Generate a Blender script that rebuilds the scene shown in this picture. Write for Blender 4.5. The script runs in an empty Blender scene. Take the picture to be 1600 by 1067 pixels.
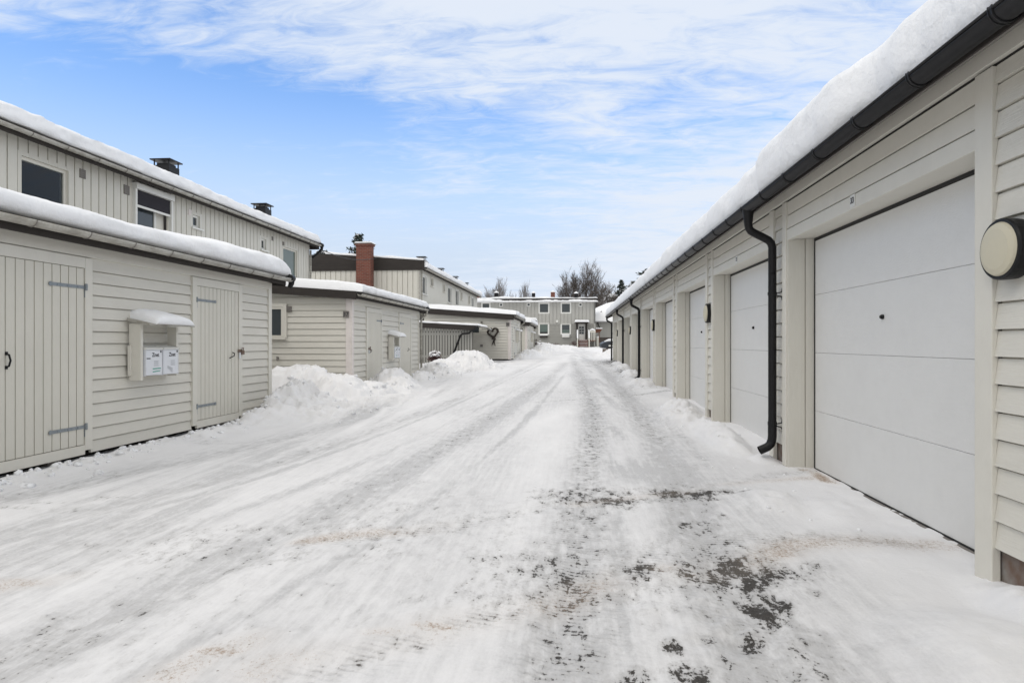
import bpy, math, random
import numpy as np
from mathutils import Vector
random.seed(7)
scene = bpy.context.scene
COL = scene.collection
R = math.radians

# ------------------------------------------------------------------ camera, sky, sun, exposure
H = 1.15                       # eye height
F = 1000.0                     # focal length in photo pixels (1600 wide)
TH = math.atan(94 / F)
CT, ST = math.cos(TH), math.sin(TH)
HY = 535.7                     # photo row of the horizon
cam_d = bpy.data.cameras.new('camera')
cam = bpy.data.objects.new('camera', cam_d)
COL.objects.link(cam)
cam.location = (0, 0, H)
cam.rotation_euler = (R(90), 0, TH)
cam_d.sensor_width = 36
cam_d.lens = 22.5
cam_d.shift_y = 0.0014
cam_d.clip_end = 3000
cam_d.clip_start = 0.05
scene.camera = cam

SUN_EL, SUN_ROT = R(50), R(222)
world = bpy.data.worlds.new('World')
scene.world = world
world.use_nodes = True
def build_world():
    nt = world.node_tree; N = nt.nodes; L = nt.links
    bg = N['Background']; bg.inputs['Strength'].default_value = 0.10
    sky = N.new('ShaderNodeTexSky'); sky.sky_type = 'NISHITA'; sky.sun_disc = False
    sky.sun_elevation = SUN_EL; sky.sun_rotation = SUN_ROT
    sky.air_density = 1.0; sky.dust_density = 0.3; sky.ozone_density = 2.0
    tc = N.new('ShaderNodeTexCoord')
    sep = N.new('ShaderNodeSeparateXYZ'); L.new(tc.outputs['Generated'], sep.inputs[0])
    def math_(op, a, b=None, c=None):
        n = N.new('ShaderNodeMath'); n.operation = op
        for i, v in enumerate((a, b, c)):
            if v is None: continue
            if isinstance(v, (int, float)): n.inputs[i].default_value = v
            else: L.new(v, n.inputs[i])
        return n.outputs[0]
    def mixc(f, a, b):
        n = N.new('ShaderNodeMix'); n.data_type = 'RGBA'
        if isinstance(f, (int, float)): n.inputs[0].default_value = f
        else: L.new(f, n.inputs[0])
        for i, v in ((6, a), (7, b)):
            if isinstance(v, tuple): n.inputs[i].default_value = (*v, 1)
            else: L.new(v, n.inputs[i])
        return n.outputs[2]
    def ramp(v, a, b, lo=0.0, hi=1.0):
        n = N.new('ShaderNodeMapRange'); n.interpolation_type = 'SMOOTHSTEP'
        L.new(v, n.inputs[0]); n.inputs[1].default_value = a; n.inputs[2].default_value = b
        n.inputs[3].default_value = lo; n.inputs[4].default_value = hi
        return n.outputs[0]
    z = math_('MAXIMUM', sep.outputs[2], 0.0)
    den = math_('ADD', z, 0.10)
    px = math_('DIVIDE', sep.outputs[0], den)
    py = math_('DIVIDE', sep.outputs[1], den)
    cmb = N.new('ShaderNodeCombineXYZ'); L.new(px, cmb.inputs[0]); L.new(py, cmb.inputs[1])
    def noise(scale, rot, sx, sy, detail, rough, dist, off):
        mp = N.new('ShaderNodeMapping'); mp.inputs['Rotation'].default_value = (0, 0, R(rot))
        mp.inputs['Scale'].default_value = (sx, sy, 1); mp.inputs['Location'].default_value = (off, off * 0.7, off)
        L.new(cmb.outputs[0], mp.inputs[0])
        n = N.new('ShaderNodeTexNoise'); n.inputs['Scale'].default_value = scale
        n.inputs['Detail'].default_value = detail; n.inputs['Roughness'].default_value = rough
        n.inputs['Distortion'].default_value = dist
        L.new(mp.outputs[0], n.inputs[0]); return n.outputs['Fac']
    big = noise(0.55, 20, 1.0, 0.8, 5, 0.55, 0.3, 3.1)
    rip = noise(2.6, -25, 0.55, 1.5, 8, 0.6, 0.6, 7.7)
    fine = noise(8.0, -20, 0.7, 1.5, 8, 0.66, 0.9, 1.3)
    # cloud cover grows to the right (+X); unseen cover added behind the camera keeps the light neutral
    bias = math_('MULTIPLY', math_('ADD', sep.outputs[0], 0.30), 0.85)
    bias = math_('MINIMUM', math_('MAXIMUM', bias, -0.10), 0.29)
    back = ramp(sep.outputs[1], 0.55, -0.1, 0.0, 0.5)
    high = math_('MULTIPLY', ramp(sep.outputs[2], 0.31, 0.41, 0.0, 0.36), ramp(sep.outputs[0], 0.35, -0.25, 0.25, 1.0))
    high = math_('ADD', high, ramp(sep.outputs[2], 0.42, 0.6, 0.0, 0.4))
    low = ramp(sep.outputs[2], 0.20, 0.05, 0.0, 0.10)
    s = math_('ADD', math_('MULTIPLY', big, 0.9), math_('MULTIPLY', rip, 0.75))
    s = math_('ADD', s, math_('MULTIPLY', fine, 0.62))
    s = math_('ADD', s, bias); s = math_('ADD', s, back); s = math_('ADD', s, high); s = math_('ADD', s, low)
    mask = ramp(s, 1.11, 1.58)
    mask = math_('MULTIPLY', mask, 0.95)
    hs = N.new('ShaderNodeMix'); hs.data_type = 'RGBA'; hs.blend_type = 'MULTIPLY'; hs.inputs[0].default_value = 1.0
    L.new(sky.outputs[0], hs.inputs[6]); hs.inputs[7].default_value = (1.38, 1.66, 1.98, 1)
    # pale thin veil near the horizon, bright cloud above
    veil = ramp(sep.outputs[2], 0.39, 0.10, 0.0, 1.0)
    base = mixc(veil, hs.outputs[2], (5.3, 6.15, 7.35))
    # cloud in front is lit cool; unseen deck behind the camera made brighter and warmer to light the scene
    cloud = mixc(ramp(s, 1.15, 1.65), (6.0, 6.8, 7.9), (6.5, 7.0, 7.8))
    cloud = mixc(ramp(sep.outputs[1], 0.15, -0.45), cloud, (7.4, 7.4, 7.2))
    cloud = mixc(ramp(sep.outputs[2], 0.5, 0.8), cloud, (11.0, 10.7, 10.2))  # zenith, out of view, brightened as added light from above
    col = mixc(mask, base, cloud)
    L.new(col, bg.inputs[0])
build_world()
world.cycles.sampling_method = 'MANUAL'
world.cycles.sample_map_resolution = 512

sun_d = bpy.data.lights.new('sun', 'SUN'); sun_d.energy = 0.5; sun_d.angle = R(30); sun_d.color = (1.0, 0.93, 0.84)
sun = bpy.data.objects.new('sun', sun_d); COL.objects.link(sun)
# sun stands behind the camera; sky sun_rotation measured from +Y clockwise
az = SUN_ROT
sd = Vector((math.sin(az) * math.cos(SUN_EL), math.cos(az) * math.cos(SUN_EL), math.sin(SUN_EL)))
sun.rotation_euler = sd.to_track_quat('Z', 'Y').to_euler()
sun.location = (0, -20, 30)
scene.view_settings.view_transform = 'Standard'
scene.view_settings.look = 'None'
scene.view_settings.exposure = 0.3
scene.view_settings.gamma = 1.0
scene.render.resolution_x = 1024
scene.render.resolution_y = 682
scene.render.engine = 'CYCLES'
scene.cycles.max_bounces = 6

# ------------------------------------------------------------------ measuring helpers (photo row/column on a known plane)
def Yx(x, X):
    u = (x - 800) / F
    return X * (CT + u * ST) / (u * CT - ST)
def Xx(x, Y):
    u = (x - 800) / F
    return Y * (u * CT - ST) / (CT + u * ST)
def Zy(y, X, Y):
    return H + (HY - y) * (-X * ST + Y * CT) / F
def Gd(x, y, z=0.0):
    d = (H - z) * F / (y - HY); r = (x - 800) / F * d
    return (r * CT - d * ST, r * ST + d * CT)

# ------------------------------------------------------------------ numpy noise
def _hash(ix, iy, seed):
    h = (ix.astype(np.int64) * 374761393 + iy.astype(np.int64) * 668265263 + seed * 974711) & 0xffffffff
    h = ((h ^ (h >> 13)) * 1274126177) & 0xffffffff
    return ((h ^ (h >> 16)) & 0xffff) / 65535.0
def vnoise(x, y, seed=0):
    x = np.asarray(x, float); y = np.asarray(y, float)
    ix = np.floor(x); iy = np.floor(y); fx = x - ix; fy = y - iy
    fx = fx * fx * (3 - 2 * fx); fy = fy * fy * (3 - 2 * fy)
    a = _hash(ix, iy, seed); b = _hash(ix + 1, iy, seed); c = _hash(ix, iy + 1, seed); d = _hash(ix + 1, iy + 1, seed)
    return (a * (1 - fx) + b * fx) * (1 - fy) + (c * (1 - fx) + d * fx) * fy
def fbm(x, y, seed=0, octv=4, gain=0.5):
    s = 0; a = 1; t = 0
    for o in range(octv):
        s = s + a * (vnoise(x * 2 ** o + o * 17.3, y * 2 ** o + o * 9.1, seed + o) - 0.5) * 2; t += a; a *= gain
    return s / t

# ------------------------------------------------------------------ materials
def mat(name, col, rough=0.6, noise=None, bump=None, metal=0.0, spec=0.5, coords='Object', streak=None):
    m = bpy.data.materials.new(name); m.use_nodes = True
    nt = m.node_tree; N = nt.nodes; L = nt.links
    b = N['Principled BSDF']
    b.inputs['Base Color'].default_value = (*col, 1); b.inputs['Roughness'].default_value = rough
    b.inputs['Metallic'].default_value = metal; b.inputs['Specular IOR Level'].default_value = spec
    geo = N.new('ShaderNodeNewGeometry')
    src = geo.outputs['Position']
    cur = None
    if noise:                      # (scale, amount, (sx,sy,sz))
        for k, (sc, amt, st, tint) in enumerate(noise):
            mp = N.new('ShaderNodeMapping'); mp.inputs['Scale'].default_value = st; L.new(src, mp.inputs[0])
            n = N.new('ShaderNodeTexNoise'); n.inputs['Scale'].default_value = sc; n.inputs['Detail'].default_value = 6
            n.inputs['Roughness'].default_value = 0.6
            L.new(mp.outputs[0], n.inputs[0])
            mr = N.new('ShaderNodeMapRange'); L.new(n.outputs['Fac'], mr.inputs[0])
            mr.inputs[1].default_value = 0.42; mr.inputs[2].default_value = 0.72; mr.inputs[4].default_value = amt
            mx = N.new('ShaderNodeMix'); mx.data_type = 'RGBA'; L.new(mr.outputs[0], mx.inputs[0])
            if cur is None: mx.inputs[6].default_value = (*col, 1)
            else: L.new(cur, mx.inputs[6])
            mx.inputs[7].default_value = (*tint, 1); cur = mx.outputs[2]
        L.new(cur, b.inputs['Base Color'])
    if bump:
        sc, st, stretch = bump
        mp = N.new('ShaderNodeMapping'); mp.inputs['Scale'].default_value = stretch; L.new(src, mp.inputs[0])
        n = N.new('ShaderNodeTexNoise'); n.inputs['Scale'].default_value = sc; n.inputs['Detail'].default_value = 8
        L.new(mp.outputs[0], n.inputs[0])
        bp = N.new('ShaderNodeBump'); bp.inputs['Strength'].default_value = st; bp.inputs['Distance'].default_value = 0.01
        L.new(n.outputs['Fac'], bp.inputs['Height']); L.new(bp.outputs[0], b.inputs['Normal'])
    return m

WOOD = (0.64, 0.62, 0.56)
M = {}
M['paint_h'] = mat('grey_painted_boards', WOOD, 0.62, [(3.0, 0.35, (1, 1, 2.5), (0.535, 0.516, 0.460)), (26, 0.3, (0.25, 0.25, 4), (0.700, 0.688, 0.635))], (60, 0.25, (0.15, 0.15, 3)))
M['paint_v'] = mat('grey_painted_vertical_boards', (0.611, 0.592, 0.531), 0.62, [(3.0, 0.35, (1, 1, 0.5), (0.522, 0.503, 0.446)), (30, 0.3, (3, 3, 0.2), (0.688, 0.675, 0.622))], (60, 0.25, (3, 3, 0.15)))
M['trim'] = mat('grey_painted_trim', (0.662, 0.643, 0.582), 0.58, [(5, 0.3, (1, 1, 1), (0.561, 0.541, 0.486))], (70, 0.15, (1, 1, 0.3)))
M['old_trim'] = mat('faded_pinkish_trim', (0.713, 0.662, 0.635), 0.65, [(7, 0.5, (1, 1, 0.6), (0.572, 0.522, 0.492))])
M['door_plank'] = mat('grey_door_planks', (0.637, 0.617, 0.550), 0.6, [(4, 0.3, (1, 1, 0.5), (0.548, 0.529, 0.473)), (60, 0.25, (2, 2, 0.2), (0.509, 0.490, 0.440))], (60, 0.2, (3, 3, 0.15)))
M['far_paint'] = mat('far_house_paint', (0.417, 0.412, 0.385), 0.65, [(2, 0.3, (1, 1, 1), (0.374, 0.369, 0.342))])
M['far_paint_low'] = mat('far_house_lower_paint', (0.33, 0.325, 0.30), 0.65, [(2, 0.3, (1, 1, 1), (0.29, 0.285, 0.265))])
M['stucco'] = mat('pale_rendered_wall', (0.598, 0.585, 0.531), 0.8, [(1.5, 0.4, (1, 1, 1), (0.535, 0.522, 0.467))], (90, 0.3, (1, 1, 1)))
M['white_door'] = mat('white_steel_door', (0.69, 0.69, 0.68), 0.5, [(2.2, 0.5, (1, 1, 1), (0.66, 0.66, 0.65)), (9, 0.25, (1, 1, 1), (0.62, 0.62, 0.61))], (140, 0.22, (0.3, 0.3, 1)))
M['white_frame'] = mat('white_painted_frame', (0.72, 0.72, 0.69), 0.5, [(8, 0.3, (1, 1, 1), (0.62, 0.62, 0.58))])
M['black'] = mat('black_steel', (0.010, 0.010, 0.011), 0.42, [(30, 0.5, (1, 1, 1), (0.018, 0.018, 0.02))], spec=0.22)
M['gutter_dark'] = mat('dark_grey_gutter', (0.014, 0.014, 0.016), 0.30, [(14, 0.4, (1, 1, 1), (0.024, 0.024, 0.026))], spec=0.32)
M['rubber'] = mat('black_rubber', (0.02, 0.02, 0.02), 0.8)
M['soffit'] = mat('brown_grey_soffit', (0.24, 0.225, 0.21), 0.8, [(12, 0.5, (1, 1, 1), (0.19, 0.175, 0.165))])
M['bitumen'] = mat('dark_roofing_felt', (0.045, 0.04, 0.038), 0.85, [(9, 0.5, (1, 1, 1), (0.07, 0.065, 0.06))])
M['dark_board'] = mat('dark_brown_board', (0.040, 0.035, 0.032), 0.8, [(6, 0.5, (0.3, 0.3, 3), (0.058, 0.052, 0.047))], spec=0.2)
M['gutter_old'] = mat('weathered_pale_gutter', (0.45, 0.44, 0.40), 0.55, [(9, 0.9, (1, 0.6, 2), (0.20, 0.18, 0.15)), (40, 0.6, (1, 1, 1), (0.30, 0.28, 0.24))])
M['galv'] = mat('galvanised_steel', (0.24, 0.27, 0.29), 0.45, [(35, 0.6, (1, 1, 1), (0.36, 0.38, 0.40))], metal=0.5)
M['rust'] = mat('rusty_concrete', (0.15, 0.10, 0.075), 0.9, [(7, 1.0, (1, 1, 1), (0.26, 0.245, 0.23))])
M['concrete'] = mat('concrete', (0.22, 0.205, 0.19), 0.9, [(9, 0.6, (1, 1, 1), (0.14, 0.13, 0.12))], (60, 0.4, (1, 1, 1)))
M['opal'] = mat('opal_lamp_glass', (0.56, 0.52, 0.40), 0.5, [(9, 0.35, (1, 1, 1), (0.50, 0.47, 0.37))], (160, 0.1, (1, 1, 1)))
M['darkvoid'] = mat('dark_recess', (0.02, 0.018, 0.016), 0.95)
M['curtain'] = mat('pale_curtain', (0.75, 0.82, 0.82), 0.9)
M['screen'] = mat('black_sun_screen', (0.018, 0.016, 0.022), 0.85)
M['white_plastic'] = mat('white_plastic_box', (0.70, 0.72, 0.76), 0.4)
M['ink'] = mat('black_print', (0.02, 0.02, 0.025), 0.6)
M['greyink'] = mat('grey_print', (0.33, 0.35, 0.37), 0.6)
M['green'] = mat('green_print', (0.05, 0.32, 0.24), 0.6)
M['bark'] = mat('bark', (0.10, 0.085, 0.075), 0.9, [(12, 0.6, (1, 1, 1), (0.18, 0.16, 0.15))])
M['bark_frost'] = mat('frosted_birch_bark', (0.26, 0.245, 0.24), 0.9, [(3, 0.6, (1, 1, 1), (0.12, 0.105, 0.10))])
M['needle'] = mat('conifer_needles', (0.035, 0.05, 0.038), 0.8, [(2, 0.6, (1, 1, 1), (0.07, 0.085, 0.07))])
M['twig'] = mat('reddish_twigs', (0.09, 0.045, 0.045), 0.9)
M['wreath'] = mat('dark_wreath_twigs', (0.035, 0.027, 0.022), 0.9)
M['car'] = mat('dark_grey_car_paint', (0.03, 0.034, 0.042), 0.25)
M['tyre'] = mat('tyre', (0.02, 0.02, 0.02), 0.8)
M['slush'] = mat('brown_slush', (0.12, 0.095, 0.08), 0.9, [(20, 0.8, (1, 1, 1), (0.3, 0.28, 0.26))])
M['redwood'] = mat('red_brown_timber', (0.16, 0.06, 0.035), 0.7)
M['stone'] = mat('dark_stone_base', (0.10, 0.085, 0.075), 0.9, [(5, 0.6, (1, 1, 2), (0.16, 0.14, 0.125))])
M['greenglass'] = None

def glass_mat(name, tint, rough=0.03, refl=(1, 1, 1)):
    m = bpy.data.materials.new(name); m.use_nodes = True
    b = m.node_tree.nodes['Principled BSDF']
    b.inputs['Base Color'].default_value = (*tint, 1); b.inputs['Roughness'].default_value = rough
    b.inputs['Specular IOR Level'].default_value = 0.6
    return m
M['glass'] = glass_mat('dark_window_glass', (0.045, 0.055, 0.062))
M['glass_green'] = glass_mat('greenish_window_glass', (0.10, 0.135, 0.12))  # even greenish glass tint
def clear_glass():
    m = bpy.data.materials.new('clear_window_glass'); m.use_nodes = True
    nt = m.node_tree; N = nt.nodes; L = nt.links; N.remove(N['Principled BSDF'])
    out = N['Material Output']; mx = N.new('ShaderNodeMixShader'); t = N.new('ShaderNodeBsdfTransparent')
    t.inputs[0].default_value = (0.82, 0.87, 0.88, 1); g = N.new('ShaderNodeBsdfGlossy'); g.inputs['Roughness'].default_value = 0.02
    fr = N.new('ShaderNodeFresnel'); fr.inputs[0].default_value = 1.5
    L.new(fr.outputs[0], mx.inputs[0]); L.new(t.outputs[0], mx.inputs[1]); L.new(g.outputs[0], mx.inputs[2]); L.new(mx.outputs[0], out.inputs[0])
    return m
M['clear'] = clear_glass()

def brick_mat():
    m = bpy.data.materials.new('red_brick'); m.use_nodes = True
    nt = m.node_tree; N = nt.nodes; L = nt.links; b = N['Principled BSDF']; b.inputs['Roughness'].default_value = 0.9
    geo = N.new('ShaderNodeNewGeometry'); sep = N.new('ShaderNodeSeparateXYZ'); L.new(geo.outputs['Position'], sep.inputs[0])
    ad = N.new('ShaderNodeMath'); ad.operation = 'ADD'; L.new(sep.outputs[0], ad.inputs[0]); L.new(sep.outputs[1], ad.inputs[1])
    cb = N.new('ShaderNodeCombineXYZ'); L.new(ad.outputs[0], cb.inputs[0]); L.new(sep.outputs[2], cb.inputs[1])
    br = N.new('ShaderNodeTexBrick'); L.new(cb.outputs[0], br.inputs[0])
    br.inputs['Scale'].default_value = 1.0; br.inputs['Brick Width'].default_value = 0.24; br.inputs['Row Height'].default_value = 0.078
    br.inputs['Mortar Size'].default_value = 0.009; br.inputs['Color1'].default_value = (0.13, 0.036, 0.022, 1)
    br.inputs['Color2'].default_value = (0.185, 0.055, 0.034, 1); br.inputs['Mortar'].default_value = (0.17, 0.12, 0.10, 1)
    L.new(br.outputs[0], b.inputs['Base Color'])
    return m
M['brick'] = brick_mat()

def snow_mat(name, bs=0.35, fine=70, coarse=9):
    m = bpy.data.materials.new(name); m.use_nodes = True
    nt = m.node_tree; N = nt.nodes; L = nt.links; b = N['Principled BSDF']
    b.inputs['Base Color'].default_value = (0.86, 0.87, 0.89, 1); b.inputs['Roughness'].default_value = 0.75
    b.inputs['Specular IOR Level'].default_value = 0.25
    geo = N.new('ShaderNodeNewGeometry')
    a = N.new('ShaderNodeTexNoise'); a.inputs['Scale'].default_value = fine; a.inputs['Detail'].default_value = 8; a.inputs['Roughness'].default_value = 0.65
    c = N.new('ShaderNodeTexNoise'); c.inputs['Scale'].default_value = coarse; c.inputs['Detail'].default_value = 5
    for n in (a, c): L.new(geo.outputs['Position'], n.inputs[0])
    b1 = N.new('ShaderNodeBump'); b1.inputs['Strength'].default_value = bs; b1.inputs['Distance'].default_value = 0.012
    b2 = N.new('ShaderNodeBump'); b2.inputs['Strength'].default_value = bs; b2.inputs['Distance'].default_value = 0.05
    L.new(a.outputs['Fac'], b1.inputs['Height']); L.new(c.outputs['Fac'], b2.inputs['Height'])
    L.new(b1.outputs[0], b2.inputs['Normal']); L.new(b2.outputs[0], b.inputs['Normal'])
    return m
M['snow'] = snow_mat('roof_snow')
M['snow_rough'] = snow_mat('broken_roof_snow', 0.4, 60, 10)

# ------------------------------------------------------------------ mesh builder
class MB:
    def __init__(s): s.v = []; s.f = []
    def poly(s, pts):
        i = len(s.v); s.v += [tuple(p) for p in pts]; s.f.append(tuple(range(i, i + len(pts))))
    def box(s, x0, x1, y0, y1, z0, z1):
        if x0 > x1: x0, x1 = x1, x0
        if y0 > y1: y0, y1 = y1, y0
        if z0 > z1: z0, z1 = z1, z0
        i = len(s.v)
        s.v += [(x0,y0,z0),(x1,y0,z0),(x1,y1,z0),(x0,y1,z0),(x0,y0,z1),(x1,y0,z1),(x1,y1,z1),(x0,y1,z1)]
        s.f += [tuple(i + k for k in q) for q in ((0,3,2,1),(4,5,6,7),(0,1,5,4),(1,2,6,5),(2,3,7,6),(3,0,4,7))]
    def prism(s, prof, y0, y1, axis='y'):      # profile [(x,z)] swept along y (or [(y,z)] along x)
        n = len(prof); i = len(s.v)
        for t in (y0, y1):
            for (a, b) in prof: s.v.append((a, t, b) if axis == 'y' else (t, a, b))
        s.f.append(tuple(i + k for k in range(n))); s.f.append(tuple(i + n + k for k in reversed(range(n))))
        for k in range(n):
            k2 = (k + 1) % n; s.f.append((i + k, i + k2, i + n + k2, i + n + k))
    def tube(s, pts, r, n=8, cap=True):
        pts = [Vector(p) for p in pts]; m = len(pts)
        rs = r if isinstance(r, (list, tuple)) else [r] * m
        i0 = len(s.v); up = None
        for k in range(m):
            t = (pts[min(k + 1, m - 1)] - pts[max(k - 1, 0)])
            if t.length < 1e-9: t = Vector((0, 0, 1))
            t.normalize()
            if up is None: up = Vector((0, 0, 1)) if abs(t.z) < 0.9 else Vector((1, 0, 0))
            a = up - t * up.dot(t)
            if a.length < 1e-6: a = Vector((0, 1, 0)) - t * t.y
            a.normalize(); b = t.cross(a); up = a
            for q in range(n):
                w = 2 * math.pi * q / n
                p = pts[k] + (a * math.cos(w) + b * math.sin(w)) * rs[k]; s.v.append((p.x, p.y, p.z))
        for k in range(m - 1):
            for q in range(n):
                q2 = (q + 1) % n
                s.f.append((i0 + k*n + q, i0 + k*n + q2, i0 + (k+1)*n + q2, i0 + (k+1)*n + q))
        if cap:
            s.f.append(tuple(i0 + q for q in reversed(range(n)))); s.f.append(tuple(i0 + (m-1)*n + q for q in range(n)))
    def halfpipe(s, c0, c1, out, r, n=8, th=0.004):   # gutter: centre line c0->c1, 'out' horizontal unit vector
        c0 = Vector(c0); c1 = Vector(c1); out = Vector(out); i = len(s.v)
        rows = []
        for rr in (r, r - th):
            for c in (c0, c1):
                row = []
                for q in range(n + 1):
                    w = math.pi * q / n
                    p = c + out * math.cos(w) * rr + Vector((0, 0, -1)) * math.sin(w) * rr
                    s.v.append(tuple(p)); row.append(len(s.v) - 1)
                rows.append(row)
        for q in range(n):
            s.f.append((rows[0][q], rows[0][q+1], rows[1][q+1], rows[1][q]))
            s.f.append((rows[2][q], rows[3][q], rows[3][q+1], rows[2][q+1]))
            s.f.append((rows[0][q], rows[2][q], rows[2][q+1], rows[0][q+1]))
            s.f.append((rows[1][q], rows[1][q+1], rows[3][q+1], rows[3][q]))
        for q in (0, n): s.f.append((rows[0][q], rows[1][q], rows[3][q], rows[2][q]))
    def grid(s, P):     # P numpy (a,b,3)
        a, b = P.shape[:2]; i = len(s.v); s.v += [tuple(p) for p in P.reshape(-1, 3)]
        for u in range(a - 1):
            for w in range(b - 1):
                s.f.append((i + u*b + w, i + (u+1)*b + w, i + (u+1)*b + w + 1, i + u*b + w + 1))
    def build(s, name, m, parent=None, smooth=False, bevel=0.0):
        me = bpy.data.meshes.new(name)
        off = (0, 0, 0)
        p = parent
        while p is not None:
            off = (off[0] + p.location.x, off[1] + p.location.y, off[2] + p.location.z); p = p.parent
        me.from_pydata([(x - off[0], y - off[1], z - off[2]) for x, y, z in s.v], [], s.f)
        me.materials.append(M[m] if isinstance(m, str) else m)
        if smooth: me.polygons.foreach_set('use_smooth', [True] * len(me.polygons))
        me.update()
        o = bpy.data.objects.new(name, me); COL.objects.link(o)
        if parent is not None: o.parent = parent
        if bevel:
            b = o.modifiers.new('bevel', 'BEVEL'); b.width = bevel; b.segments = 2; b.limit_method = 'ANGLE'
        return o

def tag(o, label=None, cat=None, group=None, kind=None):
    if label: o['label'] = label
    if cat: o['category'] = cat
    if group: o['group'] = group
    if kind: o['kind'] = kind
    return o
def thing(name, label, cat, loc, group=None):
    o = bpy.data.objects.new(name, None); COL.objects.link(o); o.location = loc; o.empty_display_size = 0.2
    return tag(o, label, cat, group)
def copy_tree(o, parent=None):
    c = o.copy(); COL.objects.link(c); c.parent = parent
    for ch in o.children: copy_tree(ch, c)
    return c
def text_faces(mb, s, size, origin, right, up, depth=0.002, bold=0.0):
    cu = bpy.data.curves.new('t', 'FONT'); cu.body = s; cu.size = size; cu.align_x = 'CENTER'; cu.align_y = 'CENTER'; cu.offset = bold
    cu.resolution_u = 2
    o = bpy.data.objects.new('t', cu); me = bpy.data.meshes.new_from_object(o)
    r = Vector(right); u = Vector(up); g = Vector(origin); i = len(mb.v)
    for v in me.vertices: mb.v.append(tuple(g + r * v.co.x + u * v.co.y))
    for p in me.polygons: mb.f.append(tuple(i + k for k in p.vertices))
    bpy.data.objects.remove(o); bpy.data.curves.remove(cu); bpy.data.meshes.remove(me)

def cells(u0, u1, z0, z1, holes, zb=()):
    """rectangles left of [u0,u1]x[z0,z1] once the holes (a,b,c,d) are cut"""
    zs = sorted({z0, z1, *[z for z in zb if z0 < z < z1], *[h[2] for h in holes if z0 < h[2] < z1], *[h[3] for h in holes if z0 < h[3] < z1]})
    for a, b in zip(zs[:-1], zs[1:]):
        if b - a < 1e-5: continue
        mid = (a + b) / 2; cut = sorted([(h[0], h[1]) for h in holes if h[2] < mid < h[3]])
        u = u0
        for c, d in cut:
            if c > u: yield (u, min(c, u1), a, b)
            u = max(u, d)
        if u < u1: yield (u, u1, a, b)

def lap(mb, plane, axis, n, u0, u1, z0, z1, board=0.13, t=0.016, holes=(), zref=None, gap=0.009):
    """horizontal lap siding. axis 'y': wall at x=plane running along y, n=+-1 outward; axis 'x': wall at y=plane."""
    zref = z0 if zref is None else zref
    k0 = math.floor((z0 - zref) / board); bl = [zref + board * k for k in range(k0, int((z1 - zref) / board) + 2)]
    def P(u, z, off): return (plane + n * off, u, z) if axis == 'y' else (u, plane + n * off, z)
    for a, b, c, d in cells(u0, u1, z0, z1, list(holes), bl):
        k = math.floor((c - zref) / board + 1e-6); zb = zref + k * board
        f0 = t * (1 - (c - zb) / board); f1 = t * (1 - (d - zb) / board)
        top = abs(d - zb - board) < 1e-6; dg = d - gap if top and d - gap > c else d
        mb.poly([P(a, c, f0), P(b, c, f0), P(b, dg, f1), P(a, dg, f1)])
        if dg < d: mb.poly([P(a, dg, f1), P(b, dg, f1), P(b, dg, -0.016), P(a, dg, -0.016)]); mb.poly([P(a, dg, -0.016), P(b, dg, -0.016), P(b, d, -0.016), P(a, d, -0.016)])
        if abs(c - zb) < 1e-6: mb.poly([P(a, c, -0.016), P(b, c, -0.016), P(b, c, f0), P(a, c, f0)])
        for uu in (a, b): mb.poly([P(uu, c, -0.01), P(uu, c, f0), P(uu, d, f1), P(uu, d, -0.01)])

def battens(mb, plane, axis, n, u0, u1, z0, z1, pitch=0.2, w=0.175, t=0.03, holes=(), ztop=None):
    def P(u, z, off): return (plane + n * off, u, z) if axis == 'y' else (u, plane + n * off, z)
    for a, b, c, d in cells(u0, u1, z0, z1, list(holes)):
        mb.poly([P(a, c, 0), P(b, c, 0), P(b, d, 0), P(a, d, 0)])
    u = u0
    while u < u1 - 0.01:
        ue = min(u + w, u1)
        hs = [h for h in holes if h[0] < ue and h[1] > u]
        # full-width strips split round the holes
        for a, b, c, d in cells(u, ue, z0, z1, hs):
            if b - a < 0.01: continue
            p = P(a, c, 0); q = P(b, d, t)
            mb.box(p[0], q[0], p[1], q[1], c, d)
        u += pitch

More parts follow.
